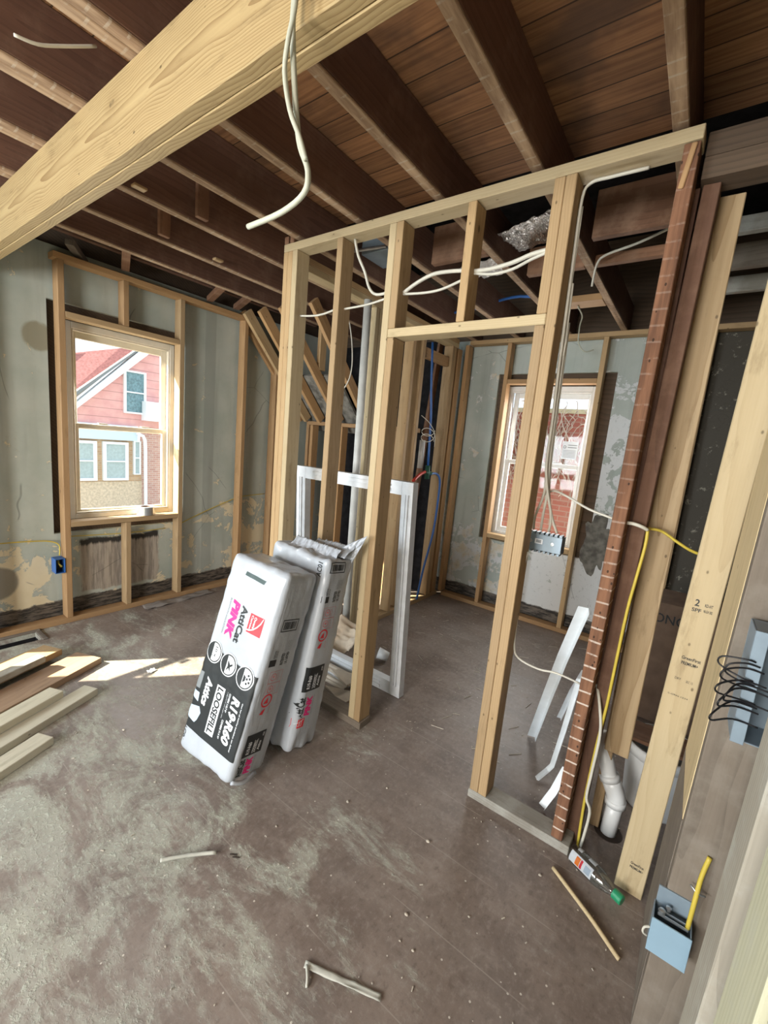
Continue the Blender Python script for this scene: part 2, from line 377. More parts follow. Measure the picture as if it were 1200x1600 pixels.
def siding(name, c1, c2, step, axis='z'):
    t = NT(name); c = t.coord(); x, y, z = t.sep(c)
    fr = t.math('FRACT', t.math('DIVIDE', z, step))
    col = t.mix(t.ramp(t.noise(c, 3, 5), .3, .7), c1, c2)
    col = t.mix(t.math('MULTIPLY', t.math('LESS_THAN', fr, .07), .55), col, tuple(v*.35 for v in c1))
    return t.done(col, .8, .2)
M['siding_red'] = siding('red_shingle_siding', (.70, .37, .36), (.78, .45, .43), .28)
M['roof_red'] = flat('red_shingle_roof', (.20, .085, .09), .85, .2, var=.25)
M['stucco'] = flat('tan_stucco', (.66, .55, .42), .9, .2, var=.2)
M['white_trim'] = flat('white_painted_trim', (.84, .88, .92), .6, .3)
M['fascia_blue'] = flat('pale_blue_fascia', (.60, .74, .88), .6, .3)
M['house_glass'] = flat('dark_window_glass', (.16, .28, .32), .15, .6, var=.3)
M['house_blind'] = flat('window_with_blind', (.42, .52, .54), .4, .4, var=.1)
M['ground'] = flat('outdoor_ground', (.25, .25, .22), .9, .2, var=.3)
M['vine'] = flat('dry_vine', (.80, .68, .60), .8, .2, var=.3)
M['pale_building'] = flat('pale_yellow_stucco', (.95, .88, .62), .8, .2, var=.1)

# ------------------------------------------------------------------ geometry helpers
def link(o): COL.objects.link(o); return o
def tag(o, label=None, cat=None, group=None, kind=None):
    if label: o['label'] = label
    if cat: o['category'] = cat
    if group: o['group'] = group
    if kind: o['kind'] = kind
    return o
def thing(name, loc, label, cat, group=None, rot=None):
    o = bpy.data.objects.new(name, None); o.empty_display_size = .05; link(o); o.location = loc
    if rot is not None: o.rotation_euler = rot
    return tag(o, label, cat, group)

class MB:
    def __init__(s): s.bm = bmesh.new()
    def box(s, x0, x1, y0, y1, z0, z1, bev=0):
        vs = [s.bm.verts.new((x, y, z)) for x in (x0, x1) for y in (y0, y1) for z in (z0, z1)]
        for f in ((0,1,3,2), (4,6,7,5), (0,4,5,1), (2,3,7,6), (0,2,6,4), (1,5,7,3)):
            s.bm.faces.new([vs[i] for i in f])
        return s
    def hexa(s, b, t):
        """b, t: four bottom and four top points in the same order"""
        vb = [s.bm.verts.new(p) for p in b]; vt = [s.bm.verts.new(p) for p in t]
        s.bm.faces.new(vb[::-1]); s.bm.faces.new(vt)
        n = len(b)
        for i in range(n): s.bm.faces.new((vb[i], vb[(i+1) % n], vt[(i+1) % n], vt[i]))
        return s
    def prism(s, poly, off):
        off = V(off); return s.hexa([V(p) for p in poly], [V(p)+off for p in poly])
    def tube(s, pts, r, seg=8, smooth=3, cap=True):
        pts = [V(p) for p in pts]
        if smooth and len(pts) > 2:
            out = []
            for i in range(len(pts)-1):
                a, b, c, d = pts[max(i-1, 0)], pts[i], pts[i+1], pts[min(i+2, len(pts)-1)]
                for k in range(smooth):
                    u = k/smooth
                    out.append(.5*((2*b) + (c-a)*u + (2*a-5*b+4*c-d)*u*u + (3*b-a-3*c+d)*u**3))
            out.append(pts[-1]); pts = out
        rings = []; up = V((.13, .27, .95))
        for i, p in enumerate(pts):
            t = (pts[min(i+1, len(pts)-1)]-pts[max(i-1, 0)])
            if t.length < 1e-9: t = V((0, 0, 1))
            t.normalize(); a = t.cross(up)
            if a.length < .05: a = t.cross(V((1, 0, 0)))
            a.normalize(); b = t.cross(a).normalized(); up = b.cross(t) if False else up
            rr = r[i] if isinstance(r, (list, tuple)) else r
            ra, rb = (rr if isinstance(rr, tuple) else (rr, rr)) if not isinstance(rr, float) else (rr, rr)
            rings.append([s.bm.verts.new(p + a*ra*math.cos(2*math.pi*k/seg) + b*rb*math.sin(2*math.pi*k/seg)) for k in range(seg)])
        for i in range(len(rings)-1):
            for k in range(seg):
                s.bm.faces.new((rings[i][k], rings[i][(k+1) % seg], rings[i+1][(k+1) % seg], rings[i+1][k]))
        if cap: s.bm.faces.new(rings[0][::-1]); s.bm.faces.new(rings[-1])
        return s
    def lathe(s, prof, M4=None, seg=28, closed=False):
        """prof: (r, z) pairs about local z"""
        M4 = M4 or Matrix.Identity(4); rings = []
        for r, z in prof:
            rings.append([s.bm.verts.new(M4 @ V((r*math.cos(2*math.pi*k/seg), r*math.sin(2*math.pi*k/seg), z))) for k in range(seg)])
        n = len(rings)
        for i in range(n if closed else n-1):
            a, b = rings[i], rings[(i+1) % n]
            for k in range(seg): s.bm.faces.new((a[k], a[(k+1) % seg], b[(k+1) % seg], b[k]))
        if not closed:
            if prof[0][0] > 1e-6: s.bm.faces.new(rings[0][::-1])
            if prof[-1][0] > 1e-6: s.bm.faces.new(rings[-1])
        return s
    def build(s, name, mat, parent=None, bevel=0, smooth=False, kind=None):
        if bevel:
            bmesh.ops.bevel(s.bm, geom=s.bm.edges[:], offset=bevel, segments=1, affect='EDGES')
        bmesh.ops.recalc_face_normals(s.bm, faces=s.bm.faces[:])
        if parent is not None and parent.type == 'EMPTY' and not any(parent.rotation_euler):
            bmesh.ops.translate(s.bm, verts=s.bm.verts[:], vec=-V(parent.location)-(V(parent.parent.location) if parent.parent else V()))
        elif parent is not None and parent.type == 'MESH':
            pass
        me = bpy.data.meshes.new(name); s.bm.to_mesh(me); s.bm.free()
        for m in (mat if isinstance(mat, (list, tuple)) else [mat]): me.materials.append(m)
        if smooth:
            for p in me.polygons: p.use_smooth = True
        o = bpy.data.objects.new(name, me); link(o)
        if parent is not None: o.parent = parent
        if kind: o['kind'] = kind
        return o

def rootloc(p):
    return V(p.location) if p is not None else V()
def lumber(name, p0, p1, w, d, wdir, mat, parent=None, bev=.0025, twist=0, ends=0.0):
    """one sawn board from p0 to p1 (centre line); w across wdir, d across the third axis"""
    p0, p1 = V(p0), V(p1); ax = p1-p0; L = ax.length; ax.normalize()
    wd = V(wdir); wd = (wd-ax*wd.dot(ax)).normalized(); th = ax.cross(wd)
    b = MB(); b.box(0, L, -w/2, w/2, -d/2, d/2)
    if bev: bmesh.ops.bevel(b.bm, geom=b.bm.edges[:], offset=bev, segments=1, affect='EDGES')
    bmesh.ops.recalc_face_normals(b.bm, faces=b.bm.faces[:])
    me = bpy.data.meshes.new(name); b.bm.to_mesh(me); b.bm.free(); me.materials.append(M[mat] if isinstance(mat, str) else mat)
    o = bpy.data.objects.new(name, me); link(o)
    q = p0-rootloc(parent)
    o.matrix_world = Matrix(((ax.x, wd.x, th.x, q.x), (ax.y, wd.y, th.y, q.y), (ax.z, wd.z, th.z, q.z), (0, 0, 0, 1)))
    if parent is not None: o.parent = parent; o.matrix_parent_inverse = Matrix.Identity(4)
    return o
X_, Y_, Z_ = (1, 0, 0), (0, 1, 0), (0, 0, 1)
def bx(name, mat, parent, x0, x1, y0, y1, z0, z1, bevel=0, kind=None):
    return MB().box(x0, x1, y0, y1, z0, z1).build(name, M[mat] if isinstance(mat, str) else mat, parent, bevel, kind=kind)
def stick(name, x0, x1, y0, y1, z0, z1, mat, parent=None):
    """axis-aligned sawn board, grain along its longest side"""
    d = (x1-x0, y1-y0, z1-z0); k = max(range(3), key=lambda i: d[i])
    c = [(x0+x1)/2, (y0+y1)/2, (z0+z1)/2]; a = list(c); b = list(c); lo = (x0, y0, z0); hi = (x1, y1, z1)
    a[k] = lo[k]; b[k] = hi[k]; i = (k+1) % 3; wdir = [0, 0, 0]; wdir[i] = 1
    j = (k+2) % 3
    if d[j] > d[i]: wdir = [0, 0, 0]; wdir[j] = 1; return lumber(name, a, b, d[j], d[i], wdir, mat, parent)
    return lumber(name, a, b, d[i], d[j], wdir, mat, parent)

# ================================================================== THE SETTING
# floor with an open register hole near the left wall
HX0, HX1, HY0, HY1 = -3.455, -3.325, .30, .855
fb = MB()
for a in ((-3.75, HX0, -2.7, 4.0), (HX1, 2.3, -2.7, 4.0), (HX0, HX1, -2.7, HY0), (HX0, HX1, HY1, 4.0)):
    fb.box(a[0], a[1], a[2], a[3], -.03, 0)
fb.build('floor', M['floor'], kind='structure')
vt = thing('floor_register_opening', (-3.39, .58, -.2), 'open rectangular heating duct hole in the floor by the left wall', 'floor vent')
v = MB()
for a in ((HX0-.002, HX1+.002, HY0, HY1, -.22, -.2), (HX0-.02, HX0, HY0, HY1, -.2, -.031), (HX1, HX1+.02, HY0, HY1, -.2, -.031), (HX0, HX1, HY0-.02, HY0, -.2, -.031), (HX0, HX1, HY1, HY1+.02, -.2, -.031)):
    v.box(*a)
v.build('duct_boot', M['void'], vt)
stick('hole_edge', HX0-.03, HX0-.001, HY0-.03, HY1+.03, .0005, .012, 'gray_dark', vt)
stick('hole_edge', HX0, HX1+.02, HY1+.001, HY1+.03, .0005, .010, 'gray_dark', vt)

def wall_holes(name, mat, axis, a0, a1, u0, u1, z0, z1, holes, kind='structure'):
    """slab wall with rectangular holes (u0,u1,z0,z1), u along the wall"""
    b = MB(); us = sorted({u0, u1, *[h[0] for h in holes], *[h[1] for h in holes]}); zs = sorted({z0, z1, *[h[2] for h in holes], *[h[3] for h in holes]})
    for i in range(len(us)-1):
        for j in range(len(zs)-1):
            cu, cz = (us[i]+us[i+1])/2, (zs[j]+zs[j+1])/2
            if any(h[0] < cu < h[1] and h[2] < cz < h[3] for h in holes): continue
            if axis == 'x': b.box(a0, a1, us[i], us[i+1], zs[j], zs[j+1])
            else: b.box(us[i], us[i+1], a0, a1, zs[j], zs[j+1])
    bmesh.ops.remove_doubles(b.bm, verts=b.bm.verts[:], dist=1e-5)
    return b.build(name, M[mat], kind=kind)
SIDE = (-.60, -.03, .72, 2.08)
wall_holes('wall_left', 'plaster_left', 'x', -3.64, -3.60, -2.7, 3.98, 0, 2.56, [(1.02, 1.96, .645, 2.225), SIDE])
wall_holes('wall_left_sheathing', 'sheath', 'x', -3.74, -3.64, -2.7, 4.1, -.03, 3.25, [(1.125, 1.885, .735, 2.125), SIDE])
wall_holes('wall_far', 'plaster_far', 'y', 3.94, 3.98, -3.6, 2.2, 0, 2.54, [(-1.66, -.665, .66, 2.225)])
wall_holes('wall_far_sheathing_sunshade', 'sheath', 'y', 3.98, 4.08, -6.5, 2.3, -.03, 4.75, [(-1.565, -.795, .705, 2.12)])  # carried up and left past the house, added to shade the brick outside
wall_holes('wall_rear', 'plaster_dark', 'y', -2.8, -2.7, -3.74, 2.3, -.03, 3.25, [(-3.12, -1.97, .78, 2.03), (-1.33, -.17, .78, 2.03)])
bx('wall_right', 'plaster_dark', None, 2.2, 2.3, -2.7, 3.94, -.03, 3.25, kind='structure')
bx('right_wall_light_block', 'plaster_dark', None, .275, .295, -2.7, 1.68, 0, 2.37, kind='structure')  # unseen solid backing, added to keep window light out of the right room
bx('ceiling', 'subfloor', None, -3.02, 2.2, -2.7, 1.98, 2.72, 2.745, kind='structure')
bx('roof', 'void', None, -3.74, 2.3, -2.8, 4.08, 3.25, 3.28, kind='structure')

# windows of the setting
def sash_window(name, axis, plane, u0, u1, z0, z1, ub, zb_, zl, mat, sign):
    """vinyl double-hung window; axis 'x' wall plane at x=plane (outdoors at plane - sign...)"""
    root = bpy.data.objects.new(name, None); link(root); root['kind'] = 'structure'
    root.location = (plane, (u0+u1)/2, z0) if axis == 'x' else ((u0+u1)/2, plane, z0)
    def ring(nm, a0, a1, U0, U1, Z0, Z1, wl, wr, wb, wt, m, par=root):
        b = MB()
        for (p, q, r, s_) in ((U0, U0+wl, Z0, Z1), (U1-wr, U1, Z0, Z1), (U0+wl, U1-wr, Z0, Z0+wb), (U0+wl, U1-wr, Z1-wt, Z1)):
            if axis == 'x': b.box(min(a0, a1), max(a0, a1), p, q, r, s_)
            else: b.box(p, q, min(a0, a1), max(a0, a1), r, s_)
        return b.build(nm, M[m], par, bevel=.003)
    def pane(nm, a, U0, U1, Z0, Z1):
        b = MB()
        if axis == 'x': b.box(a-.002, a+.002, U0, U1, Z0, Z1)
        else: b.box(U0, U1, a-.002, a+.002, Z0, Z1)
        return b.build(nm, M['glass'], root)
    o = sign
    ring('frame', plane, plane+o*.085, u0, u1, z0, z1, .035, .035, .035, .045, mat)
    ring('frame_stop', plane+o*.004, plane+o*.03, u0+.0355, u1-.0355, z0+.0355, z1-.0455, .012, .012, .012, .012, mat)
    ring('lower_sash', plane+o*.032, plane+o*.058, ub[0]-.04, ub[1]+.04, z0+.037, zl+.02, .042, .042, zb_-z0-.037, .035, mat)
    ring('upper_sash', plane+o*.060, plane+o*.083, ub[0]-.04, ub[1]+.04, zl-.02, z1-.047, .042, .042, .04, .05, mat)
    pane('pane', plane+o*.045, ub[0]+.003, ub[1]-.003, zb_+.001, zl-.016)
    pane('pane', plane+o*.072, ub[0]+.003, ub[1]-.003, zl+.021, z1-.098)
    lk = MB()
    for q in (.3, .7):
        u = u0+(u1-u0)*q
        if axis == 'x': lk.box(plane+o*.005, plane+o*.0315, u-.03, u+.03, zl+.0205, zl+.032)
        else: lk.box(u-.03, u+.03, min(plane+o*.005, plane+o*.0315), max(plane+o*.005, plane+o*.0315), zl+.0205, zl+.032)
    lk.build('sash_lock', M[mat], root)
    return root
sash_window('window_1', 'x', -3.625, 1.128, 1.882, .738, 2.122, (1.205, 1.805), .80, 1.415, 'vinyl_tan', -1)
sash_window('window_2', 'y', 3.965, -1.562, -.798, .708, 2.117, (-1.475, -.865), .80, 1.43, 'vinyl', 1)
sash_window('window_3', 'x', -3.66, SIDE[0]+.002, SIDE[1]-.002, SIDE[2]+.002, SIDE[3]-.002, (SIDE[0]+.05, SIDE[1]-.05), .80, 1.42, 'vinyl', -1)

# ================================================================== CEILING: JOISTS AND BEAM
JL = [(-3.04, 'dark ceiling joist nearest the left window wall'),
      (-2.67, 'second dark ceiling joist out from the left window wall'),
      (-2.27, 'third dark ceiling joist out from the left window wall'),
      (-1.876, 'dark ceiling joist running onto the left end of the new stud partition'),
      (-1.47, 'dark ceiling joist passing above the middle of the partition left of its door opening'),
      (-1.037, 'old joist above the left part of the door header, orange planks on both sides'),
      (-.631, 'old joist above the right door post, orange planks beside it'),
      (-.200, 'last old joist on the right, above the right end of the top plate')]
def joist(x0, x1, y0, y1, label, group):
    t = thing('ceiling_joist', ((x0+x1)/2, y0, 2.52), label, 'joist', group)
    stick('joist_body', x0, x1, y0, y1, 2.523, 2.718, 'old', t)
    stick('nailing_edge', x0+.001, x1-.001, y0, y1, 2.512, 2.5225, 'joist_edge', t)
    return t
jt = []
for xr, lab in JL: jt.append(joist(xr-.045, xr, .0, 3.93, lab, 'old ceiling joists'))
near = {-3.04: 'near joist lapped beside the joist closest to the left window wall, before the big beam',
        -2.67: 'near lapped joist, second from the left wall, in front of the big beam',
        -2.27: 'near lapped joist, third from the left wall, in front of the big beam',
        -1.876: 'near lapped joist crossing the picture top left, behind the short white wire',
        -1.47: 'near lapped joist meeting the big beam under its upper edge, top left corner'}
near_t = []
for xr, lab in near.items():
    near_t.append(joist(xr+.001, xr+.046, -2.68, .90, lab, 'old lapped joists before the beam'))
# small scrap blocks nailed to joists
for k, (x, y) in enumerate(((-2.648, 1.29), (-2.248, 1.28), (-2.648, 1.62), (-2.248, .98))):
    p = jt[1] if x < -2.5 else jt[2]
    stick('nailing_block', x+.022, x+.05, y-.03, y+.03, 2.516, 2.69, 'old_mid', p) if k in (0, 1) else stick('nailing_block', x+.022, x+.06, y-.028, y+.028, 2.508, 2.52, 'pine', p)

bt = thing('ceiling_beam', (-1.2, .683, 2.285), 'big new two ply pine beam crossing under the joists at top left', 'beam')
stick('beam_ply', -3.59, .6, .645, .6828, 2.287, 2.511, 'beam', bt)
stick('beam_ply', -3.59, .6, .6832, .721, 2.285, 2.511, 'beam', bt)

# lookouts and blocking in the open eave over the left wall
for (y, lab, a, b) in ((1.20, 'short dark block in the eave above the left end of the left wall plate', (-3.42, 1.10, 2.56), (-3.62, 1.25, 2.52)),
                       (1.34, 'slanting pale brace in the dark eave above the cripple stud over the window', (-3.10, 1.30, 2.55), (-3.50, 1.46, 2.545)),
                       (2.0, 'brown brace in the dark eave above the two window side studs', (-3.10, 1.98, 2.55), (-3.52, 2.12, 2.54)),
                       (2.6, 'brown brace in the dark eave above the sloping rafters', (-3.10, 2.22, 2.55), (-3.5, 2.36, 2.545))):
    o = lumber('eave_block', a, b, .04, .05, Z_, 'gray_dark' if y < 1.25 else 'old_mid'); tag(o, lab, 'wood block', 'eave blocks')
o = stick('eave_rim_board', -3.40, -3.36, .9, 3.2, 2.59, 2.67, 'old'); tag(o, 'long dark rim board lying in the eave above the left wall plate', 'board')

# blocking between joists behind the partition
BL = [(-.585, -.248, 2.24, 2.28, 2.512, 2.715, 'old_mid', 'orange brown blocking board with a knot, between the last two joists'),
      (-.63, -.248, 2.55, 2.59, 2.515, 2.565, 'old_mid', 'narrow brown blocking strip between the last two joists, behind the knotty one'),
      (-.99, -.68, 2.55, 2.59, 2.515, 2.66, 'old_mid', 'brown blocking board between joists just left of the right door post'),
      (-.99, -.68, 3.08, 3.22, 2.515, 2.555, 'pine_warm', 'pale flat blocking just above the far window wall plate'),
      (-1.42, -1.085, 2.20, 2.24, 2.515, 2.71, 'old_mid', 'reddish blocking board between joists behind the short cripple stud'),
      (-.20, .9, 2.44, 2.48, 2.515, 2.58, 'gray', 'first thin grey cross board in the dark ceiling gap behind the tall right boards'),
      (-.20, .9, 2.84, 2.88, 2.515, 2.63, 'gray_dark', 'middle grey cross board in the dark ceiling gap behind the tall right boards'),
      (-.20, .9, 3.20, 3.24, 2.515, 2.60, 'gray', 'farthest grey cross board in the dark ceiling gap behind the tall right boards')]
for x0, x1, y0, y1, z0, z1, m, lab in BL:
    o = stick('joist_blocking', x0, x1, y0, y1, z0, z1, m); tag(o, lab, 'blocking board', 'ceiling blocking')

# ================================================================== LEFT WALL FURRING FRAME
FX0, FX1 = -3.574, -3.485
lw = thing('wall_frame', (-3.53, 1.6, 0), 'new pine stud frame against the left blue plaster wall around the bright window', 'stud frame')
P = 'pine_warm'
stick('sole_plate', FX0, FX1, -.9, 3.22, .0, .039, P, lw)
stick('top_plate', FX0, FX1, 1.03, 2.47, 2.461, 2.499, P, lw)
for y, z1, m in ((.640, 2.44, P), (1.050, 2.46, P), (1.856, 2.46, 'pine'), (2.450, 2.46, P), (2.822, 2.12, P)):
    stick('stud', FX0, FX1, y, y+.038, .04, z1, m, lw)
stick('cripple_stud', FX0, FX1, 1.447, 1.485, .04, .708, 'pine', lw)
stick('cripple_stud', FX0, FX1, 1.440, 1.478, 2.154, 2.46, P, lw)
stick('window_header', FX0, FX1, 1.089, 1.855, 2.116, 2.153, 'pine', lw)
stick('window_sill', FX0, FX1, 1.089, 1.855, .709, .747, 'pine', lw)

# ================================================================== FAR WALL FURRING FRAME
fwf = thing('wall_frame', (-.9, 3.86, 0), 'pine stud frame against the far peeling wall around the brick view window', 'stud frame')
FY0, FY1 = 3.82, 3.909
stick('sole_plate', -1.94, 1.2, FY0, FY1, 0, .039, P, fwf)
stick('top_plate', -1.94, 1.2, FY0, FY1, 2.475, 2.512, 'pine', fwf)
for x, m in ((-1.980, P), (-1.567, P), (-.786, 'pine'), (-.105, 'pine'), (.33, 'pine')):
    stick('stud', x, x+.038, FY0, FY1, .04, 2.474, m, fwf)
stick('window_header', -1.528, -.787, FY0, FY1, 2.118, 2.158, P, fwf)
stick('window_sill', -1.528, -.787, FY0, FY1, .700, .740, 'pine', fwf)
stick('cripple_stud', -1.19, -1.152, FY0, FY1, .04, .699, 'pine', fwf)
# rough dark patch of bare brick by the lower right window corner
pb = MB(); pts = []
for k in range(48):
    a = 2*math.pi*k/48; r = 1+.5*noise.noise(V((math.cos(a)*2.6, math.sin(a)*2.6, 3.1)))
    pts.append((-.60+.105*r*math.cos(a)*(1.2 if math.cos(a) < 0 else 1), 3.936, .80+.25*r*math.sin(a)))
pb.prism(pts, (0, .004, 0)); tag(pb.build('plaster_patch', M['plaster_dark']), 'dark grey mortar patch on the far wall right of the gang box', 'patch')

# ================================================================== PLUMBING WALL (along the depth of the room)
PX0, PX1 = -2.075, -1.986
pw = thing('wall_frame', (-2.03, 2.7, 0), 'pine plumbing wall frame with the blue pipe, running from the partition to the far wall', 'stud frame')
stick('sole_plate', PX0, PX1, 1.75, 3.815, 0, .039, 'pine', pw)
stick('top_plate', PX0, PX1, 1.725, 3.70, 2.420, 2.458, 'pine_pale', pw)
stick('top_plate', PX0, PX1, 1.725, 3.70, 2.459, 2.497, 'pine', pw)
for y, m in ((2.445, 'pine_pale'), (2.484, 'pine_pale'), (2.945, 'pine'), (3.095, 'pine'), (3.590, 'pine'), (3.629, 'pine'), (3.70, P), (3.74, P)):
    stick('stud', PX0, PX1, y, y+.038, .04, 2.419, m, pw)
stick('blocking', PX0+.02, PX0+.06, 3.134, 3.589, 2.235, 2.32, 'pine_warm', pw)
o = lumber('old_plank', (-2.125, 3.30, .05), (-2.125, 3.60, 2.45), .075, .025, Y_, 'old_mid'); tag(o, 'dark old plank leaning behind the plumbing wall studs', 'plank')

# ================================================================== CLOSET CORNER: KNEE WALL AND SLOPING RAFTERS
kw = thing('knee_wall_frame', (-2.9, 3.27, 0), 'low pine knee wall frame in the left far corner under the sloping rafters', 'stud frame')
stick('top_plate', -3.46, -2.08, 3.235, 3.324, 1.612, 1.650, P, kw)
stick('sole_plate', -3.46, -2.08, 3.235, 3.324, 0, .039, P, kw)
for x in (-3.46, -3.40, -3.05, -2.98, -2.62, -2.30):
    stick('stud', x, x+.038, 3.235, 3.324, .04, 1.611, P, kw)
sl = thing('sloping_rafter_frame', (-3.2, 2.85, 1.65), 'sloping pine rafters descending from the left wall plate to the low knee wall', 'rafter frame')
for x, m in ((-3.535, P), (-3.455, 'pine'), (-3.25, P), (-2.98, P), (-2.62, P)):
    lumber('rafter', (x, 2.44, 2.53), (x, 3.24, 1.665), .089, .038, (0, .73, .68), m, sl)
stick('post', -3.00, -2.96, 2.88, 2.96, 2.10, 2.50, 'pine', sl)
o = MB().hexa([(-3.6, 2.50, 2.42), (-2.7, 2.50, 2.42), (-2.7, 3.32, 1.52), (-3.6, 3.32, 1.52)][::1], [(-3.6, 2.52, 2.44), (-2.7, 2.52, 2.44), (-2.7, 3.34, 1.54), (-3.6, 3.34, 1.54)])
o = MB().prism([(-3.55, 2.95, 2.06), (-2.80, 2.95, 2.06), (-2.80, 3.42, 1.56), (-3.55, 3.42, 1.56)], (0, .018, .016)).build('sloped_plaster_panel', M['plaster_dark']); tag(o, 'old grey plaster piece left behind the sloping rafters in the corner', 'plaster panel')
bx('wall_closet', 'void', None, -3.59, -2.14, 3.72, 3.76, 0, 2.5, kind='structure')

# ================================================================== STUD PARTITION WITH DOOR OPENING
QY0, QY1 = 1.630, 1.719
pt = thing('stud_partition', (-1.1, 1.675, 0), 'new pine stud partition with a door opening standing across the middle of the room', 'partition')
stick('top_plate', -2.0, -.157, QY0, QY1, 2.458, 2.497, 'pine_pale', pt)
stick('sole_plate', -2.0, -1.205, QY0, QY1, 0, .039, 'gray_dark', pt)
stick('sole_plate', -.583, -.16, QY0, QY1, 0, .039, 'gray', pt)
for x0, x1, z0, z1, m in ((-2.0, -1.966, .04, 2.457, 'pine'), (-1.965, -1.930, .04, 2.457, 'pine'), (-1.929, -1.892, .04, 2.457, 'pine_pale'),
                          (-1.607, -1.569, .04, 2.457, 'pine'), (-1.289, -1.251, .04, 2.457, 'pine_pale'), (-.539, -.502, .04, 2.457, 'pine')):
    stick('stud', x0, x1, QY0, QY1, z0, z1, m, pt)
stick('jack_stud', -1.250, -1.213, QY0, QY1, .04, 1.971, 'pine', pt)
stick('jack_stud', -.577, -.540, QY0, QY1, .04, 1.971, 'pine', pt)
stick('door_header', -1.250, -.540, QY0, QY1, 1.972, 2.010, 'pine_pale', pt)
stick('cripple_stud', -1.250, -1.213, QY0, QY1, 2.011, 2.457, 'pine', pt)
stick('cripple_stud', -.906, -.869, QY0, QY1, 2.011, 2.457, 'pine', pt)
stick('cripple_stud', -.577, -.540, QY0, QY1, 2.011, 2.457, 'pine', pt)
stick('plate_block', -1.999, -1.965, QY0, QY1, 2.498, 2.535, 'old_mid', pt)
stick('plate_block', -1.955, -1.925, QY0, QY1, 2.498, 2.535, 'old_mid', pt)

# ================================================================== OLD STUDS AND BOARDS AT THE RIGHT
o = lumber('old_wall_stud', (-.210, 1.678, .041), (-.182, 1.678, 2.455), .042, .09, X_, 'lath_stud'); tag(o, 'reddish brown old stud with white plaster lines at the right end of the partition', 'old stud', 'old plaster lined studs')
o = lumber('old_wall_stud', (-.168, 1.765, .0), (-.120, 1.765, 2.372), .046, .09, X_, 'old_dark'); tag(o, 'dark brown old stud tied with a white strap, just right of the plaster lined one', 'old stud', 'old plaster lined studs')
o = lumber('old_wall_stud', (-.196, 1.775, .0), (-.172, 1.775, 2.372), .045, .09, X_, 'old'); tag(o, 'dark old stud filling the shadow gap between the plaster lined stud and the strapped one', 'old stud')  # old stud that also stands in for the shadow line between its neighbours
o = lumber('wood_sliver', (-.193, 1.629, 2.33), (-.176, 1.629, 2.45), .015, .004, X_, 'pine_warm'); tag(o, 'pale split sliver at the top of the old plaster lined stud', 'splinter')
pp = thing('old_wall_plate', (.3, 1.75, 2.38), 'pair of old grey wall plates running right under the dark ceiling', 'wall plates')
stick('plate', -.15, 2.1, 1.69, 1.79, 2.374, 2.436, 'sheath', pp); stick('plate', -.15, 2.1, 1.69, 1.79, 2.437, 2.503, 'sheath', pp)
o = lumber('tall_board', (-.080, 1.832, .375), (-.074, 1.832, 2.372), .084, .036, X_, 'pine_grain'); tag(o, 'tan flat grained board hanging short of the floor, right of the dark strapped stud', 'board')
o = stick('wall_stud', -.128, -.092, 1.852, 1.94, 0, 2.37, 'pine'); tag(o, 'pale stud seen at the floor behind the hanging tan board', 'stud')
o = lumber('wall_stud', (.043, 1.649, 0), (.112, 1.649, 2.372), .086, .038, X_, 'pine_pale')
tag(o, 'wide pale stamped stud standing on the floor near the green capped bottle', 'stud'); GREEN = o
# old plank and light plank on the room side of the right wall
rw = thing('plank_post', (.12, 1.4, 0), 'old dark post faced with a pale wavy grained plank, right of the stamped stud', 'post')
lumber('old_plank', (.118, 1.43, 0), (.128, 1.43, .63), .36, .036, Y_, 'gray_dark', rw)
lumber('pale_plank', (.128, 1.425, .631), (.160, 1.425, 2.372), .35, .036, Y_, 'pine_pale', rw)
lumber('old_stud', (.150, 1.225, 0), (.192, 1.225, 2.372), .10, .045, X_, 'gray_dark', rw)
def nearpost(name, x, w, y0, y1, mat, lab):
    o = lumber(name, (x+w/2, (y0+y1)/2, 0), (x+w/2+.045, (y0+y1)/2, 2.5), w, y1-y0, X_, mat)
    tag(o, lab, 'stud')
nearpost('weathered_stud', .113, .09, .692, .785, 'gray', 'grey weathered stud right of the pale blue electrical box')
nearpost('weathered_stud', .113, .04, .505, .622, 'gray_green', 'greenish weathered board in the lower right corner, left of the grey split one')
nearpost('weathered_stud', .120, .08, .452, .503, 'gray', 'grey split stud between the greenish board and the pale one in the bottom right corner')
nearpost('pale_stud', .113, .09, .36, .449, 'pine_pale', 'pale yellow stud in the extreme bottom right corner')

# ================================================================== EXTERIOR
bx('ground_outside', 'ground', None, -40, 20, -15, 40, -3.2, -3.0, kind='structure')
S = 16/9.0
def hp(y, z, x=-9.0): return V((x*S, y*S, 1.5+(z-1.5)*S))
nh = thing('neighbor_house', (-16.0, 6.5, -3.0), 'red gabled neighbour house with white trim seen through the left window', 'house')
def hbox(name, mat, y0, y1, z0, z1, d0, d1, par=nh):
    a = hp(y0, z0); b = hp(y1, z1)
    bb = MB().box(a.x-d0, a.x+d1, a.y, b.y, a.z, b.z)
    return bb.build(name, M[mat], par)
hbox('stucco_wall', 'stucco', 2.0, 4.04, -1.03, .285, .3, 0)
hbox('brick_pier', 'brick_tan', 2.0, 4.04, .285, 1.08, .3, -.02)
hbox('brick_wall', 'brick_mix', 4.04, 6.4, -1.03, 1.40, .3, -.15)
hbox('fascia', 'fascia_blue', 1.6, 3.93, 1.08, 1.36, .3, .12)
# gable wall
g = MB(); g.prism([hp(2.66, 1.36), hp(6.4, 1.36), hp(6.4, 2.4), hp(4.80, 3.44)], (-.3, 0, 0)).build('gable_wall', M['siding_red'], nh)
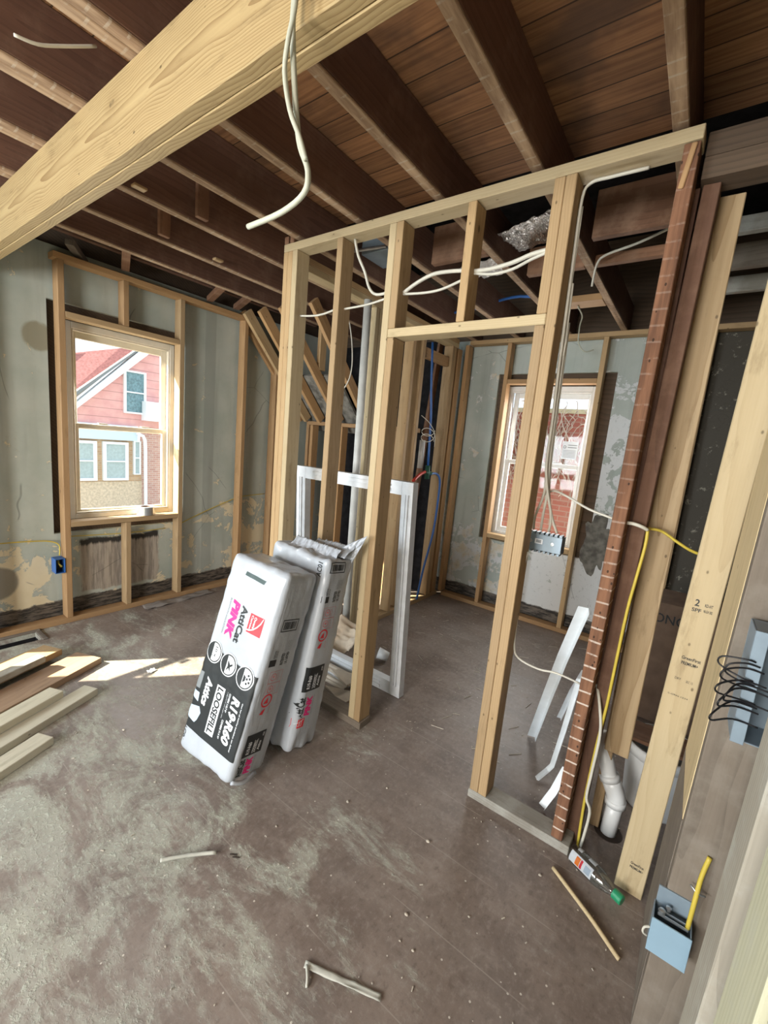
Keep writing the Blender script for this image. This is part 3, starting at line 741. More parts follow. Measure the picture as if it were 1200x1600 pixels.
# lower-left roof plane beyond the rake, rising behind
r = MB(); r.prism([hp(2.4, 1.42), hp(3.95, 2.84), hp(3.95, 2.80), hp(2.4, 1.33)], (.22, 0, 0)).build('roof_edge', M['ink_grey'], nh)
r = MB(); r.prism([hp(2.4, 1.18), hp(4.80, 3.66), hp(4.80, 3.42), hp(2.4, 1.11)], (.25, 0, 0)).build('rake_board', M['white_trim'], nh)
def hq(y, z, x): k = x/-9.0; return V((x*S, y*S*k, 1.5+(z-1.5)*S*k))
r = MB(); r.prism([hq(1.4, .35, -9.02), hq(2.4, 1.36, -9.02), hq(3.95, 2.82, -9.02), hq(3.65, 2.77, -9.15), hq(2.94, 2.54, -9.5), hq(1.4, 2.05, -9.9)], (-.15, 0, -.05)).build('roof_slope', M['roof_red'], nh)
r = MB(); r.prism([hq(2.3, 1.14, -8.99), hq(3.95, 2.80, -8.99), hq(3.95, 2.82, -9.0), hq(2.3, 1.32, -9.0)], (-.1, 0, 0)).build('soffit', M['stucco'], nh)
def hwin(name, y0, y1, z0, z1, t=.05, glass='house_glass'):
    w = MB(); x = -16
    for a in ((y0, y0+t, z0, z1), (y1-t, y1, z0, z1), (y0+t, y1-t, z0, z0+t*.8), (y0+t, y1-t, z1-t*.8, z1), (y0+t, y1-t, (z0+z1)/2-.012, (z0+z1)/2+.012)):
        p = hp(a[0], a[2]); q = hp(a[1], a[3]); w.box(x-.05, x+.10, p.y, q.y, p.z, q.z)
    f = w.build(name, M['white_trim'], nh)
    p = hp(y0+t, z0+t*.8); q = hp(y1-t, z1-t*.8)
    gb = MB().box(x+.01, x+.05, p.y, q.y, p.z, q.z)
    bmesh.ops.translate(gb.bm, verts=gb.bm.verts[:], vec=-V(nh.location))
    gb.build('pane', M[glass], f)
hwin('window_frame', 3.70, 4.10, 1.60, 2.40, .04)
hwin('window_frame', 2.72, 3.23, .31, 1.04, .06, 'house_blind')
hwin('window_frame', 3.33, 3.77, .31, 1.04, .055, 'house_blind')
hwin('window_frame', 3.87, 4.00, .42, 1.08, .025, 'house_blind')
d = MB(); d.tube([hp(3.90, 1.24)+V((.2, 0, 0)), hp(3.96, 1.20)+V((.25, 0, 0)), hp(4.05, 1.10)+V((.2, 0, 0)), hp(4.06, .5)+V((.2, 0, 0)), hp(4.07, -1.0)+V((.2, 0, 0))], .055, 8, 2)
d.build('downspout', M['white_trim'], nh)
bx_ = MB(); a = hp(4.03, 1.49); b = hp(4.6, 1.86); bx_.box(a.x, a.x+.35, a.y, b.y, a.z, b.z); bx_.build('dormer_box', M['white_trim'], nh)
# brick building outside the far window
bb = thing('brick_building', (-1.9, 6.6, -3.0), 'red brick building wall seen close through the far window', 'building')
MB().box(-6, 2, 6.5, 6.8, -3.0, 2.135).build('brick_wall', M['brick_red'], bb)
MB().box(-6, 2, 6.49, 6.85, 2.137, 2.20).build('coping', M['pale_building'], bb)
vb = MB(); rs = random.Random(3)
for k in range(90):
    x = rs.uniform(-2.6, -1.1); z = rs.uniform(.9, 1.7); p = [(x, 6.485, z)]
    for j in range(6):
        x += rs.uniform(-.10, .10); z += rs.uniform(.0, .20); p.append((x, 6.485-.03*rs.random(), min(z, 2.30)))
    vb.tube(p, .0065, 4, 2)
tag(vb.build('bare_vines', M['vine']), 'bare dry vines climbing the red brick wall outside the far window', 'vines', kind='stuff')

# ================================================================== INSULATION BAGS
_txt = {}
def text_mesh(s, bold=0.0, shear=0.0):
    k = (s, bold, shear)
    if k in _txt: return _txt[k]
    cu = bpy.data.curves.new('lettering', 'FONT'); cu.body = s; cu.size = 1; cu.offset = bold; cu.shear = shear; cu.resolution_u = 3
    ob = bpy.data.objects.new('lettering', cu); link(ob)
    dg = bpy.context.evaluated_depsgraph_get(); me = bpy.data.meshes.new_from_object(ob.evaluated_get(dg))
    vs = [(v.co.x, v.co.y) for v in me.vertices]; fs = [tuple(p.vertices) for p in me.polygons]
    bpy.data.objects.remove(ob); bpy.data.curves.remove(cu); bpy.data.meshes.remove(me)
    x0 = min(v[0] for v in vs); x1 = max(v[0] for v in vs); y0 = min(v[1] for v in vs); y1 = max(v[1] for v in vs)
    vs = [((a-x0)/(x1-x0), (b-y0)/(y1-y0)) for a, b in vs]
    _txt[k] = (vs, fs); return _txt[k]
PV = [0]
class Print:
    """flat artwork in (u, v) of one face of a package"""
    def __init__(s): s.v = []; s.f = []
    def add(s, vs, fs):
        n = len(s.v); s.v += vs; s.f += [tuple(i+n for i in f) for f in fs]; return s
    def text(s, t, base, v0, v1, h, rot='cw', bold=.0, shear=.0):
        """rot cw: reads downward from v0 to v1 (v1<v0), letter tops towards +u; ccw: reads upward, tops towards -u; up: base = v, v0..v1 = u range"""
        vs, fs = text_mesh(t, bold, shear); L = abs(v1-v0)
        if rot == 'cw': q = [(base+b*h, v0-a*L) for a, b in vs]
        elif rot == 'ccw': q = [(base-b*h, v0+a*L) for a, b in vs]
        else: q = [(v0+a*L, base+b*h) for a, b in vs]
        return s.add(q, fs)
    def rect(s, u0, u1, v0, v1, step=.02):
        nu = max(1, int(math.ceil((u1-u0)/step))); nv = max(1, int(math.ceil((v1-v0)/step)))
        vs = [(u0+(u1-u0)*i/nu, v0+(v1-v0)*j/nv) for j in range(nv+1) for i in range(nu+1)]
        fs = [(j*(nu+1)+i, j*(nu+1)+i+1, (j+1)*(nu+1)+i+1, (j+1)*(nu+1)+i) for j in range(nv) for i in range(nu)]
        return s.add(vs, fs)
    def quad(s, pts, n=16):
        a, b, c, d = [V((*p, 0)) for p in pts]; vs = []; fs = []
        for j in range(n+1):
            for i in range(n+1):
                p = a.lerp(b, i/n).lerp(d.lerp(c, i/n), j/n); vs.append((p.x, p.y))
        fs = [(j*(n+1)+i, j*(n+1)+i+1, (j+1)*(n+1)+i+1, (j+1)*(n+1)+i) for j in range(n) for i in range(n)]
        return s.add(vs, fs)
    def poly(s, pts): return s.add(list(pts), [tuple(range(len(pts)))])
    def disc(s, u, v, r, r0=0.0, n=32):
        rings = [r0+(r-r0)*k/3 for k in range(4)]; vs = [(u+q*math.cos(2*math.pi*i/n), v+q*math.sin(2*math.pi*i/n)) for q in rings for i in range(n)]
        fs = [(k*n+i, k*n+(i+1) % n, (k+1)*n+(i+1) % n, (k+1)*n+i) for k in range(3) for i in range(n)]
        if r0 < 1e-6: fs = [f for f in fs]
        return s.add(vs, fs)
    def put(s, bvh, side, off, name, mat, parent):
        bm = bmesh.new(); vv = []
        for u, w in s.v:
            w = w+PV[0]
            if side == 'side': u = SS[0]+(u-SS[0])*SS[1]
            o, d = (V((u, -1, w)), V((0, 1, 0))) if side == 'front' else (V((1, u, w)), V((-1, 0, 0)))
            hit = bvh.ray_cast(o, d)
            p = hit[0] if hit[0] is not None else None
            vv.append(bm.verts.new(p+hit[1]*off) if p is not None else None)
        for f in s.f:
            q = [vv[i] for i in f]
            if any(x is None for x in q): continue
            try: bm.faces.new(q)
            except ValueError: pass
        bmesh.ops.remove_doubles(bm, verts=bm.verts[:], dist=1e-6)
        bmesh.ops.recalc_face_normals(bm, faces=bm.faces[:])
        for v_ in [v_ for v_ in bm.verts if not v_.link_faces]: bm.verts.remove(v_)
        me = bpy.data.meshes.new(name); bm.to_mesh(me); bm.free(); me.materials.append(M[mat])
        o = bpy.data.objects.new(name, me); link(o); o.parent = parent; return o

def bag_body(x, y0, y1, H, rad, seed, parent, n=44, wr=.008):
    bm = bmesh.new(); bmesh.ops.create_cube(bm, size=2)
    bmesh.ops.subdivide_edges(bm, edges=bm.edges[:], cuts=n, use_grid_fill=True)
    h = V((x/2, (y1-y0)/2, H/2)); c = V((0, (y0+y1)/2, H/2))
    for v_ in bm.verts:
        p = V((v_.co.x*h.x, v_.co.y*h.y, v_.co.z*h.z)); r = rad
        q = V([max(-(h[i]-r), min(h[i]-r, p[i])) for i in range(3)]); d = p-q
        if d.length > 1e-9: p = q + d.normalized()*r
        a, b, e = v_.co
        # a soft pack: faces bulge a little, ends are gathered
        bulge = (1-a*a)*(1-e*e*.8)
        if abs(abs(b)-1) < .02: p.y += math.copysign(.004*bulge, b)
        if abs(abs(a)-1) < .02: p.x += math.copysign(.005*(1-b*b)*(1-e*e*.8), a)
        w = p + V((seed*3.1, seed*1.7, 0))
        nrm = d.normalized() if d.length > 1e-9 else V((0, 0, 1))
        end = max(0, abs(e)-.80)/.20
        k = .0022*noise.noise(w*9) + .0012*noise.noise(w*30) + end*wr*noise.noise(V((w.x*22, w.y*22, w.z*6)))
        edge = 1-min(1, min(abs(abs(a)-1), .12)/.12) if abs(abs(b)-1) < .3 else 0
        k += edge*.0035*noise.noise(V((w.x*5, w.y*5, w.z*26)))
        v_.co = c + p + nrm*k
    bmesh.ops.recalc_face_normals(bm, faces=bm.faces[:])
    me = bpy.data.meshes.new('bag_body'); bm.to_mesh(me); bvh = BVHTree.FromBMesh(bm); bm.free()
    me.materials.append(M['bag'])
    for p in me.polygons: p.use_smooth = True
    o = bpy.data.objects.new('bag_body', me); link(o); o.parent = parent
    return o, bvh

def rodrigues(v):
    v = V(v); return Matrix.Rotation(v.length, 3, v.normalized())
SS = [0, 1]
def side_prints(bv, root, v, logo=True, ub=0.0):
    """printing up the narrow side; v: heights of barcode, text, icons, panel, wordmark"""
    SS[0] = -.017+ub; SS[1] = 1.0
    k = Print(); bc0, bc1 = v['bar']
    u0, u1 = -.062+ub, .040+ub; t = .004
    for r_ in ((u0, u1, bc1-t, bc1), (u0, u1, bc0, bc0+t), (u0, u0+t, bc0+t, bc1-t), (u1-t, u1, bc0+t, bc1-t)): k.rect(*r_)
    rr = random.Random(5); u = u0+.012
    while u < u1-.014:
        w = rr.choice((.0016, .003, .0045)); k.rect(u, u+w, bc0+.010, bc1-.010, .03); u += w+rr.choice((.0015, .0025))
    t0, t1 = v['txt']
    k.put(bv, 'side', .0011, 'barcode', 'ink', root); k = Print()
    k.rect(-.074+ub, -.036+ub, t0, t0+.030)
    k.text('SDS', -.048+ub, t0+.036, t0+.070, .010, 'ccw', .01); k.text('www', -.036+ub, t0+.036, t1-.02, .006, 'ccw')
    k.put(bv, 'side', .0011, 'safety_lettering', 'ink', root); k = Print()
    k.text('PATENTED', .012+ub, t0, t0+.052, .020, 'ccw', .03); k.text('UL LISTED', .036+ub, t0+.002, t0+.055, .016, 'ccw', .03)
    k.put(bv, 'side', .0011, 'approval_lettering', 'ink', root)
    g = Print()
    for j in range(7): g.text('minimum installed thickness table', .004+.0062*j+ub, t0+.062, t1+.02, .0036, 'ccw')
    g.put(bv, 'side', .0011, 'coverage_table', 'ink_grey', root); g = Print()
    for j in range(4): g.text('store flat keep dry indoors', -.064+.0065*j+ub, t0+.040, t1-.008, .0036, 'ccw')
    g.put(bv, 'side', .0011, 'fine_print', 'ink_grey', root)
    ic = Print(); red = Print()
    for j, z in enumerate(v['icons']):
        u = -.024+ub; ic = Print(); red = Print()
        if j < 2:
            ic.disc(u, z, .017, .0135); ic.disc(u, z+.002, .006); ic.text('Wear mask', u+.024, z-.018, z+.018, .006, 'ccw')
            ic.text('and gloves', u+.034, z-.018, z+.018, .006, 'ccw')
            for r_ in ((u-.026, u+.052, z-.026, z-.0245), (u-.026, u+.052, z+.0245, z+.026), (u-.026, u-.0245, z-.0245, z+.0245), (u+.0505, u+.052, z-.0245, z+.0245)): ic.rect(*r_)
        elif j == 2:
            red.disc(u, z, .030, .023); red.poly([(u-.016, z-.012), (u+.010, z-.014), (u+.004, z+.016), (u-.006, z+.004)])
        else:
            red.poly([(u-.022, z-.010), (u-.002, z-.014), (u+.006, z+.014), (u-.012, z+.006)]); ic.text('Energy', u+.034, z-.014, z+.018, .010, 'ccw')
        if ic.v: ic.put(bv, 'side', .0011, 'handling_icon' if j < 2 else 'energy_lettering', 'pale_red', root)
        if red.v: red.put(bv, 'side', .0012, 'certification_mark', 'red', root)
    b0, b1 = v['blk']
    Print().rect(-.074+ub, .036+ub, b0, b1, .012).put(bv, 'side', .0014, 'rating_panel', 'ink', root)
    wt = Print(); L = b1-b0
    wt.text('R19-R60', -.036+ub, b0+L*.10, b0+L*.66, .021, 'ccw', .03, .15)
    wt.text('LOOSEFILL', -.006+ub, b0+L*.10, b0+L*.66, .014, 'ccw', .03); wt.text('Attics', .020+ub, b0+L*.12, b0+L*.55, .015, 'ccw', .03, .15)
    wt.text('AC01', .028+ub, b0+L*.74, b0+L*.92, .012, 'ccw', .02)
    for r_ in ((-.022+ub, -.020+ub, b0+L*.07, b0+L*.69), (-.004+ub, -.002+ub, b0+L*.07, b0+L*.69)): wt.rect(*r_)
    wt.put(bv, 'side', .0024, 'panel_lettering', 'white_ink', root)
    a0, a1 = v['mark']
    Print().text('AttiCat', -.044+ub, a0, a1, .036, 'ccw', .035).put(bv, 'side', .0012, 'brand_lettering', 'ink', root)
    Print().text('PINK', .001+ub, a0, a1, .038, 'ccw', .06, .18).put(bv, 'side', .0012, 'pink_lettering', 'magenta', root)
    Print().text('BLOWN-IN INSULATION', .014+ub, a0+.004, a1, .007, 'ccw').put(bv, 'side', .0012, 'small_lettering', 'ink_grey', root)
    if logo:
        l0, l1 = v['logo']; uu = -.052+ub
        Print().rect(uu-.027, uu+.027, l0, l1).put(bv, 'side', .0012, 'red_emblem', 'red', root)
        w = Print(); w.text('Owens', uu+.002, l0+.008, l1-.010, .010, 'ccw', .02); w.text('Corning', uu+.016, l0+.008, l1-.006, .010, 'ccw', .02)
        w.quad([(uu-.025, l1-.022), (uu-.020, l1-.022), (uu+.022, l1-.006), (uu+.020, l1-.003)], 4)
        w.put(bv, 'side', .0018, 'emblem_lettering', 'white_ink', root)

# --- bag in front
R1 = rodrigues((-.2422, .0733, .1008)); c1 = V((-1.4839, 1.1281, .4813)); PV[0] = .007
root1 = thing('insulation_bag', c1 - R1 @ V((0, 0, .4531)), 'white insulation bag in front, black panel facing the room, tilted back on the other bag', 'insulation bag', rot=R1.to_euler())
body1, bv1 = bag_body(.340, -.108, .103, .906, .027, 1, root1, n=60)
pf = lambda: Print()
pf().quad([(-.062, .823), (.056, .816), (.064, .834), (-.056, .841)], 8).put(bv1, 'front', .0012, 'slot_mark', 'slot_grey', root1)
pf().text('AttiCat', -.022, .700, .538, .037, 'cw', .035).put(bv1, 'front', .0012, 'brand_lettering', 'ink', root1)
pf().text('PINK', -.083, .706, .538, .046, 'cw', .06, .18).put(bv1, 'front', .0012, 'pink_lettering', 'magenta', root1)
pf().text('BLOWN-IN INSULATION', -.104, .704, .546, .009, 'cw').put(bv1, 'front', .0012, 'small_lettering', 'ink_grey', root1)
pf().rect(.035, .115, .605, .686).put(bv1, 'front', .0012, 'red_emblem', 'red', root1)
w = pf(); w.text('Owens', .062, .678, .628, .014, 'cw', .02); w.text('Corning', .042, .680, .615, .014, 'cw', .02)
sw = [(.036, .612), (.050, .613), (.070, .622), (.090, .640), (.104, .660), (.112, .684), (.108, .684), (.099, .662), (.086, .644), (.068, .627), (.050, .618), (.036, .617)]
for i in range(5): w.poly([sw[i], sw[i+1], sw[10-i], sw[11-i]])
w.put(bv1, 'front', .0019, 'emblem_lettering', 'white_ink', root1)
pf().quad([(-.171, .100), (.161, .088), (.160, .452), (-.168, .480)], 64).put(bv1, 'front', .0016, 'rating_panel', 'ink', root1)
CC = ((-.106, .456), (-.004, .440), (.102, .428))
a = pf(); b_ = pf()
for u, v_ in CC: a.disc(u, v_, .049); b_.disc(u, v_, .0445, .0395)
for i, (u, v_) in enumerate(CC):
    for j in range(10):
        t0 = math.pi*.62+j*.075*math.pi; t1 = t0+.075*math.pi
        b_.poly([(u+.040*math.cos(t0), v_+.040*math.sin(t0)), (u+.040*math.cos(t1), v_+.040*math.sin(t1)), (u-.012, v_+.040*math.sin(t1)*.98), (u-.012, v_+.040*math.sin(t0)*.98)])
u, v_ = CC[0]; b_.text('10 x', u+.002, v_+.026, v_-.022, .014, 'cw', .02); b_.text('less sag', u-.010, v_+.026, v_-.022, .006, 'cw')
u, v_ = CC[1]; b_.poly([(u-.008, v_+.020), (u+.010, v_+.004), (u+.022, v_+.012), (u+.026, v_+.006), (u+.012, v_-.006), (u+.018, v_-.026), (u+.006, v_-.012), (u-.008, v_-.028), (u-.002, v_-.006)])
u, v_ = CC[2]
for du, dv in ((.016, .016), (.026, .006), (.026, -.010), (.014, -.018), (.012, .0)): b_.disc(u+du, v_+dv, .0052, 0, 12)
b_.poly([(u-.008, v_+.014), (u+.004, v_+.006), (u+.004, v_-.010), (u-.008, v_-.020)])
a.put(bv1, 'front', .0024, 'icon_disc', 'white_ink', root1); b_.put(bv1, 'front', .0032, 'icon_print', 'ink', root1)
w = pf(); w.text('R19\u00b7R60', .067, .336, .135, .048, 'cw', .045, .18)
w.text('Attics', -.101, .347, .222, .042, 'cw', .045, .18)
w.text('One bag of AttiCat insulation can deliver', .124, .330, .120, .009, 'cw', .02)
w.text('COVERS 118.7 ft\u00b2', .046, .336, .255, .010, 'cw', .03); w.text('COVERS 51.6 ft\u00b2', .046, .222, .140, .010, 'cw', .03)
w.text('1 bag at R-19 wall height value', .035, .336, .225, .005, 'cw'); 
w.rect(-.031, .020, .128, .342)
w.put(bv1, 'front', .0026, 'panel_lettering', 'white_ink', root1)
pf().text('LOOSEFILL', -.023, .336, .134, .034, 'cw', .03, .1).put(bv1, 'front', .0034, 'box_lettering', 'ink', root1)
q = pf(); q.quad([(-.168, .190), (-.158, .140), (-.106, .133), (-.100, .208)], 6); q.quad([(-.100, .208), (-.106, .133), (-.094, .150), (-.083, .186)], 4)
q.quad([(-.160, .262), (-.158, .232), (-.118, .222), (-.122, .262)], 4)
q.put(bv1, 'front', .0026, 'house_print', 'pale_blue_ink', root1)
q = pf(); q.quad([(-.166, .350), (-.163, .275), (-.128, .279), (-.128, .354)], 6); q.put(bv1, 'front', .0026, 'grey_print', 'ink_grey', root1)
q = pf(); q.text('save on energy bills', .0, .0, .01, .01)
pf().text('AC01', -.160, .102, .034, .020, 'cw', .02).put(bv1, 'front', .0012, 'code_lettering', 'ink', root1)
side_prints(bv1, root1, dict(bar=(.648, .702), txt=(.497, .585), icons=(.447, .393, .343, .295), blk=(.100, .200), mark=(.014, .090)), logo=False, ub=.0)
# folded seal at the bottom right edge
sf = MB(); sf.tube([(.165, -.085, .006), (.185, -.03, -.002), (.175, .04, .006)], .009, 8, 4); sf.build('seal_fold', M['bag'], root1, smooth=True)

# --- bag behind
R2 = rodrigues((-.1485, .0529, .0436)); c2 = V((-1.4758, 1.3798, .4896)); PV[0] = -.016
root2 = thing('insulation_bag', c2 - R2 @ V((0, 0, .4723)), 'white insulation bag behind, with crumpled open top, leaning toward the partition post', 'insulation bag', rot=R2.to_euler())
body2, bv2 = bag_body(.374, -.082, .0985, .940, .026, 4, root2, n=60, wr=.014)
pf().text('AC01', .150, .868, .935, .028, 'ccw', .02).put(bv2, 'front', .0012, 'code_lettering', 'ink', root2)
side_prints(bv2, root2, dict(bar=(.895, .945), txt=(.755, .842), icons=(.705, .652, .596, .547), blk=(.325, .445), mark=(.195, .298), logo=(.145, .190)), ub=-.003)
def crumple(name, parent, mat, P0, du, dv, nu, nv, amp, freq, th, seed, shape=None):
    """wrinkled sheet of plastic or paper with real thickness"""
    bm = bmesh.new(); P0, du, dv = V(P0), V(du), V(dv); nr = du.cross(dv).normalized(); top = []; bot = []
    for j in range(nv+1):
        for i in range(nu+1):
            a, b = i/nu, j/nv
            p = P0+du*a+dv*b
            if shape: p = p+shape(a, b)
            h = amp*(noise.noise(V((a*freq[0]+seed, b*freq[1], seed)))+.5*noise.noise(V((a*freq[0]*2.3, b*freq[1]*2.3+seed, 5))))
            top.append(bm.verts.new(p+nr*h)); bot.append(bm.verts.new(p+nr*(h-th)))
    W1 = nu+1
    for j in range(nv):
        for i in range(nu):
            k = j*W1+i
            bm.faces.new((top[k], top[k+1], top[k+1+W1], top[k+W1])); bm.faces.new((bot[k], bot[k+W1], bot[k+1+W1], bot[k+1]))
    for i in range(nu):
        bm.faces.new((top[i], bot[i], bot[i+1], top[i+1])); k = nv*W1+i; bm.faces.new((top[k], top[k+1], bot[k+1], bot[k]))
    for j in range(nv):
        k = j*W1; bm.faces.new((top[k], top[k+W1], bot[k+W1], bot[k])); k += nu; bm.faces.new((top[k], bot[k], bot[k+W1], top[k+W1]))
    bmesh.ops.recalc_face_normals(bm, faces=bm.faces[:])
    me = bpy.data.meshes.new(name); bm.to_mesh(me); bm.free(); me.materials.append(M[mat] if isinstance(mat, str) else mat)
    for p in me.polygons: p.use_smooth = True
    o = bpy.data.objects.new(name, me); link(o)
    if parent is not None: o.parent = parent
    return o
crumple('crumpled_flap', root2, 'bag', (-.13, -.03, .915), (.29, 0, .0), (0, .05, .065), 90, 14, .011, (22, 1.6), .004, 2.3)
crumple('crumpled_flap', root2, 'bag', (-.05, .02, .930), (.235, 0, .02), (0, .07, .055), 90, 14, .011, (20, 1.6), .004, 6.1)
crumple('plastic_ear', root2, 'bag', (.085, .03, .90), (.095, .05, .0), (.045, .03, .12), 22, 22, .014, (4, 4), .005, 9.2, lambda a, b: V((0, 0, .05*a*b-.03*(1-a)*b)))

# ================================================================== OLD WINDOW SASH LEANING BEHIND THE PARTITION
ws = thing('old_window_frame', (-1.66, 2.02, 0), 'empty white window frame standing on the floor behind the partition posts', 'window frame')
def lean(x, y, z): return V((x, 2.005+y-.062*z, z))
def rail(nm, xa, xb, za, zb, w=.072, th=.05):
    b = MB()
    def slab(x0, x1, z0, z1, y0, y1): b.hexa([lean(x0, y0, z0), lean(x1, y0, z0), lean(x1, y1, z0), lean(x0, y1, z0)], [lean(x0, y0, z1), lean(x1, y0, z1), lean(x1, y1, z1), lean(x0, y1, z1)])
    slab(xa, xb, za, zb, 0, th)
    if zb-za > xb-xa:
        slab(xa+(xb-xa)*.55, xa+(xb-xa)*.68, za+.07, zb-.07, -.010, -.0005)
        slab(xa+(xb-xa)*.15, xa+(xb-xa)*.40, za+.07, zb-.07, -.006, -.0005)
    else:
        slab(xa+.07, xb-.07, za+(zb-za)*.55, za+(zb-za)*.70, -.010, -.0005)
        slab(xa+.07, xb-.07, za+(zb-za)*.15, za+(zb-za)*.40, -.006, -.0005)
    return b.build(nm, M['paint_white'], ws)
rail('side_rail', -2.125, -2.045, .004, 1.30); rail('side_rail', -1.285, -1.212, .004, 1.30)
rail('top_rail', -2.044, -1.286, 1.225, 1.30); rail('bottom_rail', -2.044, -1.286, .004, .085)

# vent pipe and small pipes
o = MB().tube([(-1.955, 2.35, .003), (-1.955, 2.33, 1.2), (-1.955, 2.31, 2.417)], .027, 20, 0).build('vent_pipe', M['pvc_grey'], smooth=True)
tag(o, 'tall grey white plastic vent pipe rising to the plumbing wall plate', 'pipe')

# ================================================================== PLUMBING
wp = thing('water_pipe', (-2.0, 3.35, 1.25), 'blue plastic water pipe with green valve running down in the plumbing wall', 'water pipe')
MB().tube([(-1.975, 3.206, 2.36), (-1.97, 3.25, 2.0), (-1.965, 3.29, 1.76), (-1.965, 3.33, 1.33)], .010, 10, 3).build('upper_pipe', M['pipe_blue'], wp, smooth=True)
MB().tube([(-1.965, 3.36, 1.25), (-1.945, 3.45, 1.26), (-1.94, 3.53, 1.20), (-1.945, 3.55, 1.0), (-1.955, 3.54, .69), (-1.97, 3.46, .35), (-1.98, 3.41, .042)], .010, 10, 4).build('lower_pipe', M['pipe_blue'], wp, smooth=True)
k = MB(); k.tube([(-1.965, 3.33, 1.33), (-1.965, 3.335, 1.21)], .022, 12, 0); k.tube([(-1.965, 3.27, 1.27), (-1.965, 3.40, 1.26)], .018, 12, 0); k.build('valve_body', flat('dark_green_valve', (.02, .09, .06), .4), wp, smooth=True)
MB().tube([(-1.955, 3.27, 1.275), (-1.94, 3.16, 1.25), (-1.935, 3.06, 1.20)], .013, 10, 3).build('valve_handle', M['pipe_red'], wp, smooth=True)
o = MB().tube([(-2.03, 3.30, 1.30), (-2.03, 3.30, 1.55)], .026, 16, 0).build('pipe_stub', M['pvc'], smooth=True); tag(o, 'short white pipe stub behind the red valve handle', 'pipe')
o = MB().tube([(-1.92, 3.34, 2.62), (-1.70, 3.36, 2.64), (-1.50, 3.30, 2.655), (-1.30, 3.28, 2.665), (-1.10, 3.30, 2.63)], .010, 10, 3).build('water_pipe', M['pipe_blue'], smooth=True); tag(o, 'blue pipe arching through the dark ceiling space above the door header', 'water pipe')
o = MB().tube([(-.150, 1.885, .40), (-.100, 1.865, .27), (-.078, 1.862, .215)], .030, 18, 0).build('drain_pipe', M['pvc'], smooth=True)
tag(o, 'white plastic drain elbow rising from the floor by the stamped stud', 'drain pipe')
el = MB(); el.tube([(-.084, 1.862, .235), (-.058, 1.862, .185), (-.050, 1.862, .150)], .036, 18, 2); el.tube([(-.092, 1.864, .250), (-.083, 1.863, .228)], .039, 18, 0); el.tube([(-.052, 1.862, .160), (-.051, 1.862, .135)], .039, 18, 0); el.build('elbow', M['pvc'], o, smooth=True)
MB().tube([(-.051, 1.862, .15), (-.056, 1.862, .002)], .030, 18, 0).build('lower_pipe', M['pvc'], o, smooth=True)
MB().lathe([(.031, 0), (.052, .0), (.052, .003), (.031, .003)], Matrix.Translation((-.056, 1.862, .0006)), closed=True).build('floor_hole_edge', M['dark_debris'], o)

# ================================================================== CABLES
def cable(pts, r, mat, lab, cat='cable', seg=8, group=None, sm=4):
    o = MB().tube(pts, r*.84, seg, sm).build('electrical_cable', M[mat], smooth=True); tag(o, lab, cat, group); return o
yc = 1.675
cable([(-.765, .628, 2.50), (-.77, .622, 2.30), (-.765, .62, 2.24), (-.755, .62, 2.17), (-.742, .62, 2.10), (-.728, .62, 2.05), (-.702, .62, 2.00), (-.71, .62, 1.963), (-.775, .62, 1.943), (-.885, .62, 1.938)], .0068, 'cable_grey', 'grey cable hanging from the big beam, its cut end curving left')
cable([(-.745, .618, 2.50), (-.743, .606, 2.30), (-.757, .603, 2.23), (-.765, .604, 2.18), (-.745, .604, 2.11), (-.716, .607, 2.055), (-.694, .606, 2.01)], .0058, 'cable_grey', 'shorter grey cable twisted around the longer hanging one')
cable([(-1.62, .41, 2.455), (-1.62, .46, 2.468), (-1.62, .52, 2.505), (-1.62, .60, 2.56)], .005, 'cable_white', 'short pale wire stub sticking out between the near joists at top left')
cable([(-1.531, yc, 2.455), (-1.502, yc, 2.376), (-1.453, yc, 2.297), (-1.417, yc, 2.22), (-1.37, yc, 2.185), (-1.292, yc, 2.186)], .008, 'cable_white', 'white cable dropping from the top plate into the left door post')
cable([(-1.89, yc, 2.137), (-1.788, yc, 2.128), (-1.717, yc, 2.130), (-1.649, yc, 2.141), (-1.608, yc, 2.15)], .006, 'cable_white', 'thin white cable between the left end post and the single stud')
cable([(-1.568, yc, 2.140), (-1.457, yc, 2.143), (-1.38, yc, 2.15), (-1.292, yc, 2.163)], .006, 'cable_white', 'thin white cable between the single stud and the left door post')
cable([(-1.212, yc, 2.174), (-1.149, yc, 2.205), (-1.07, yc, 2.230), (-.992, yc, 2.231), (-.907, yc, 2.223)], .0095, 'cable_white', 'thick upper white cable from the left door post to the short cripple stud')
cable([(-1.212, yc, 2.168), (-1.10, yc, 2.160), (-1.015, yc, 2.164), (-.927, yc, 2.186), (-.907, yc, 2.194)], .0065, 'cable_white', 'thin lower white cable from the left door post to the short cripple stud')
cable([(-.868, yc, 2.215), (-.80, yc, 2.213), (-.714, yc, 2.222), (-.64, yc, 2.240), (-.578, yc, 2.246)], .0095, 'cable_white', 'thick white cable from the cripple stud to the right door post')
cable([(-.868, yc, 2.206), (-.79, yc, 2.192), (-.711, yc, 2.198), (-.64, yc, 2.222), (-.578, yc, 2.238)], .0065, 'cable_white', 'thin white cable sagging from the cripple stud to the right door post')
cable([(-.30, 1.70, 2.452), (-.33, 1.69, 2.447), (-.41, 1.69, 2.448), (-.47, 1.69, 2.445), (-.493, 1.692, 2.40), (-.494, 1.70, 2.2), (-.492, 1.712, 1.87), (-.490, 1.728, 1.65), (-.487, 1.735, 1.45), (-.455, 1.78, 1.28), (-.425, 1.80, 1.20)], .0065, 'cable_white', 'white cable running under the top plate and down the right door post')
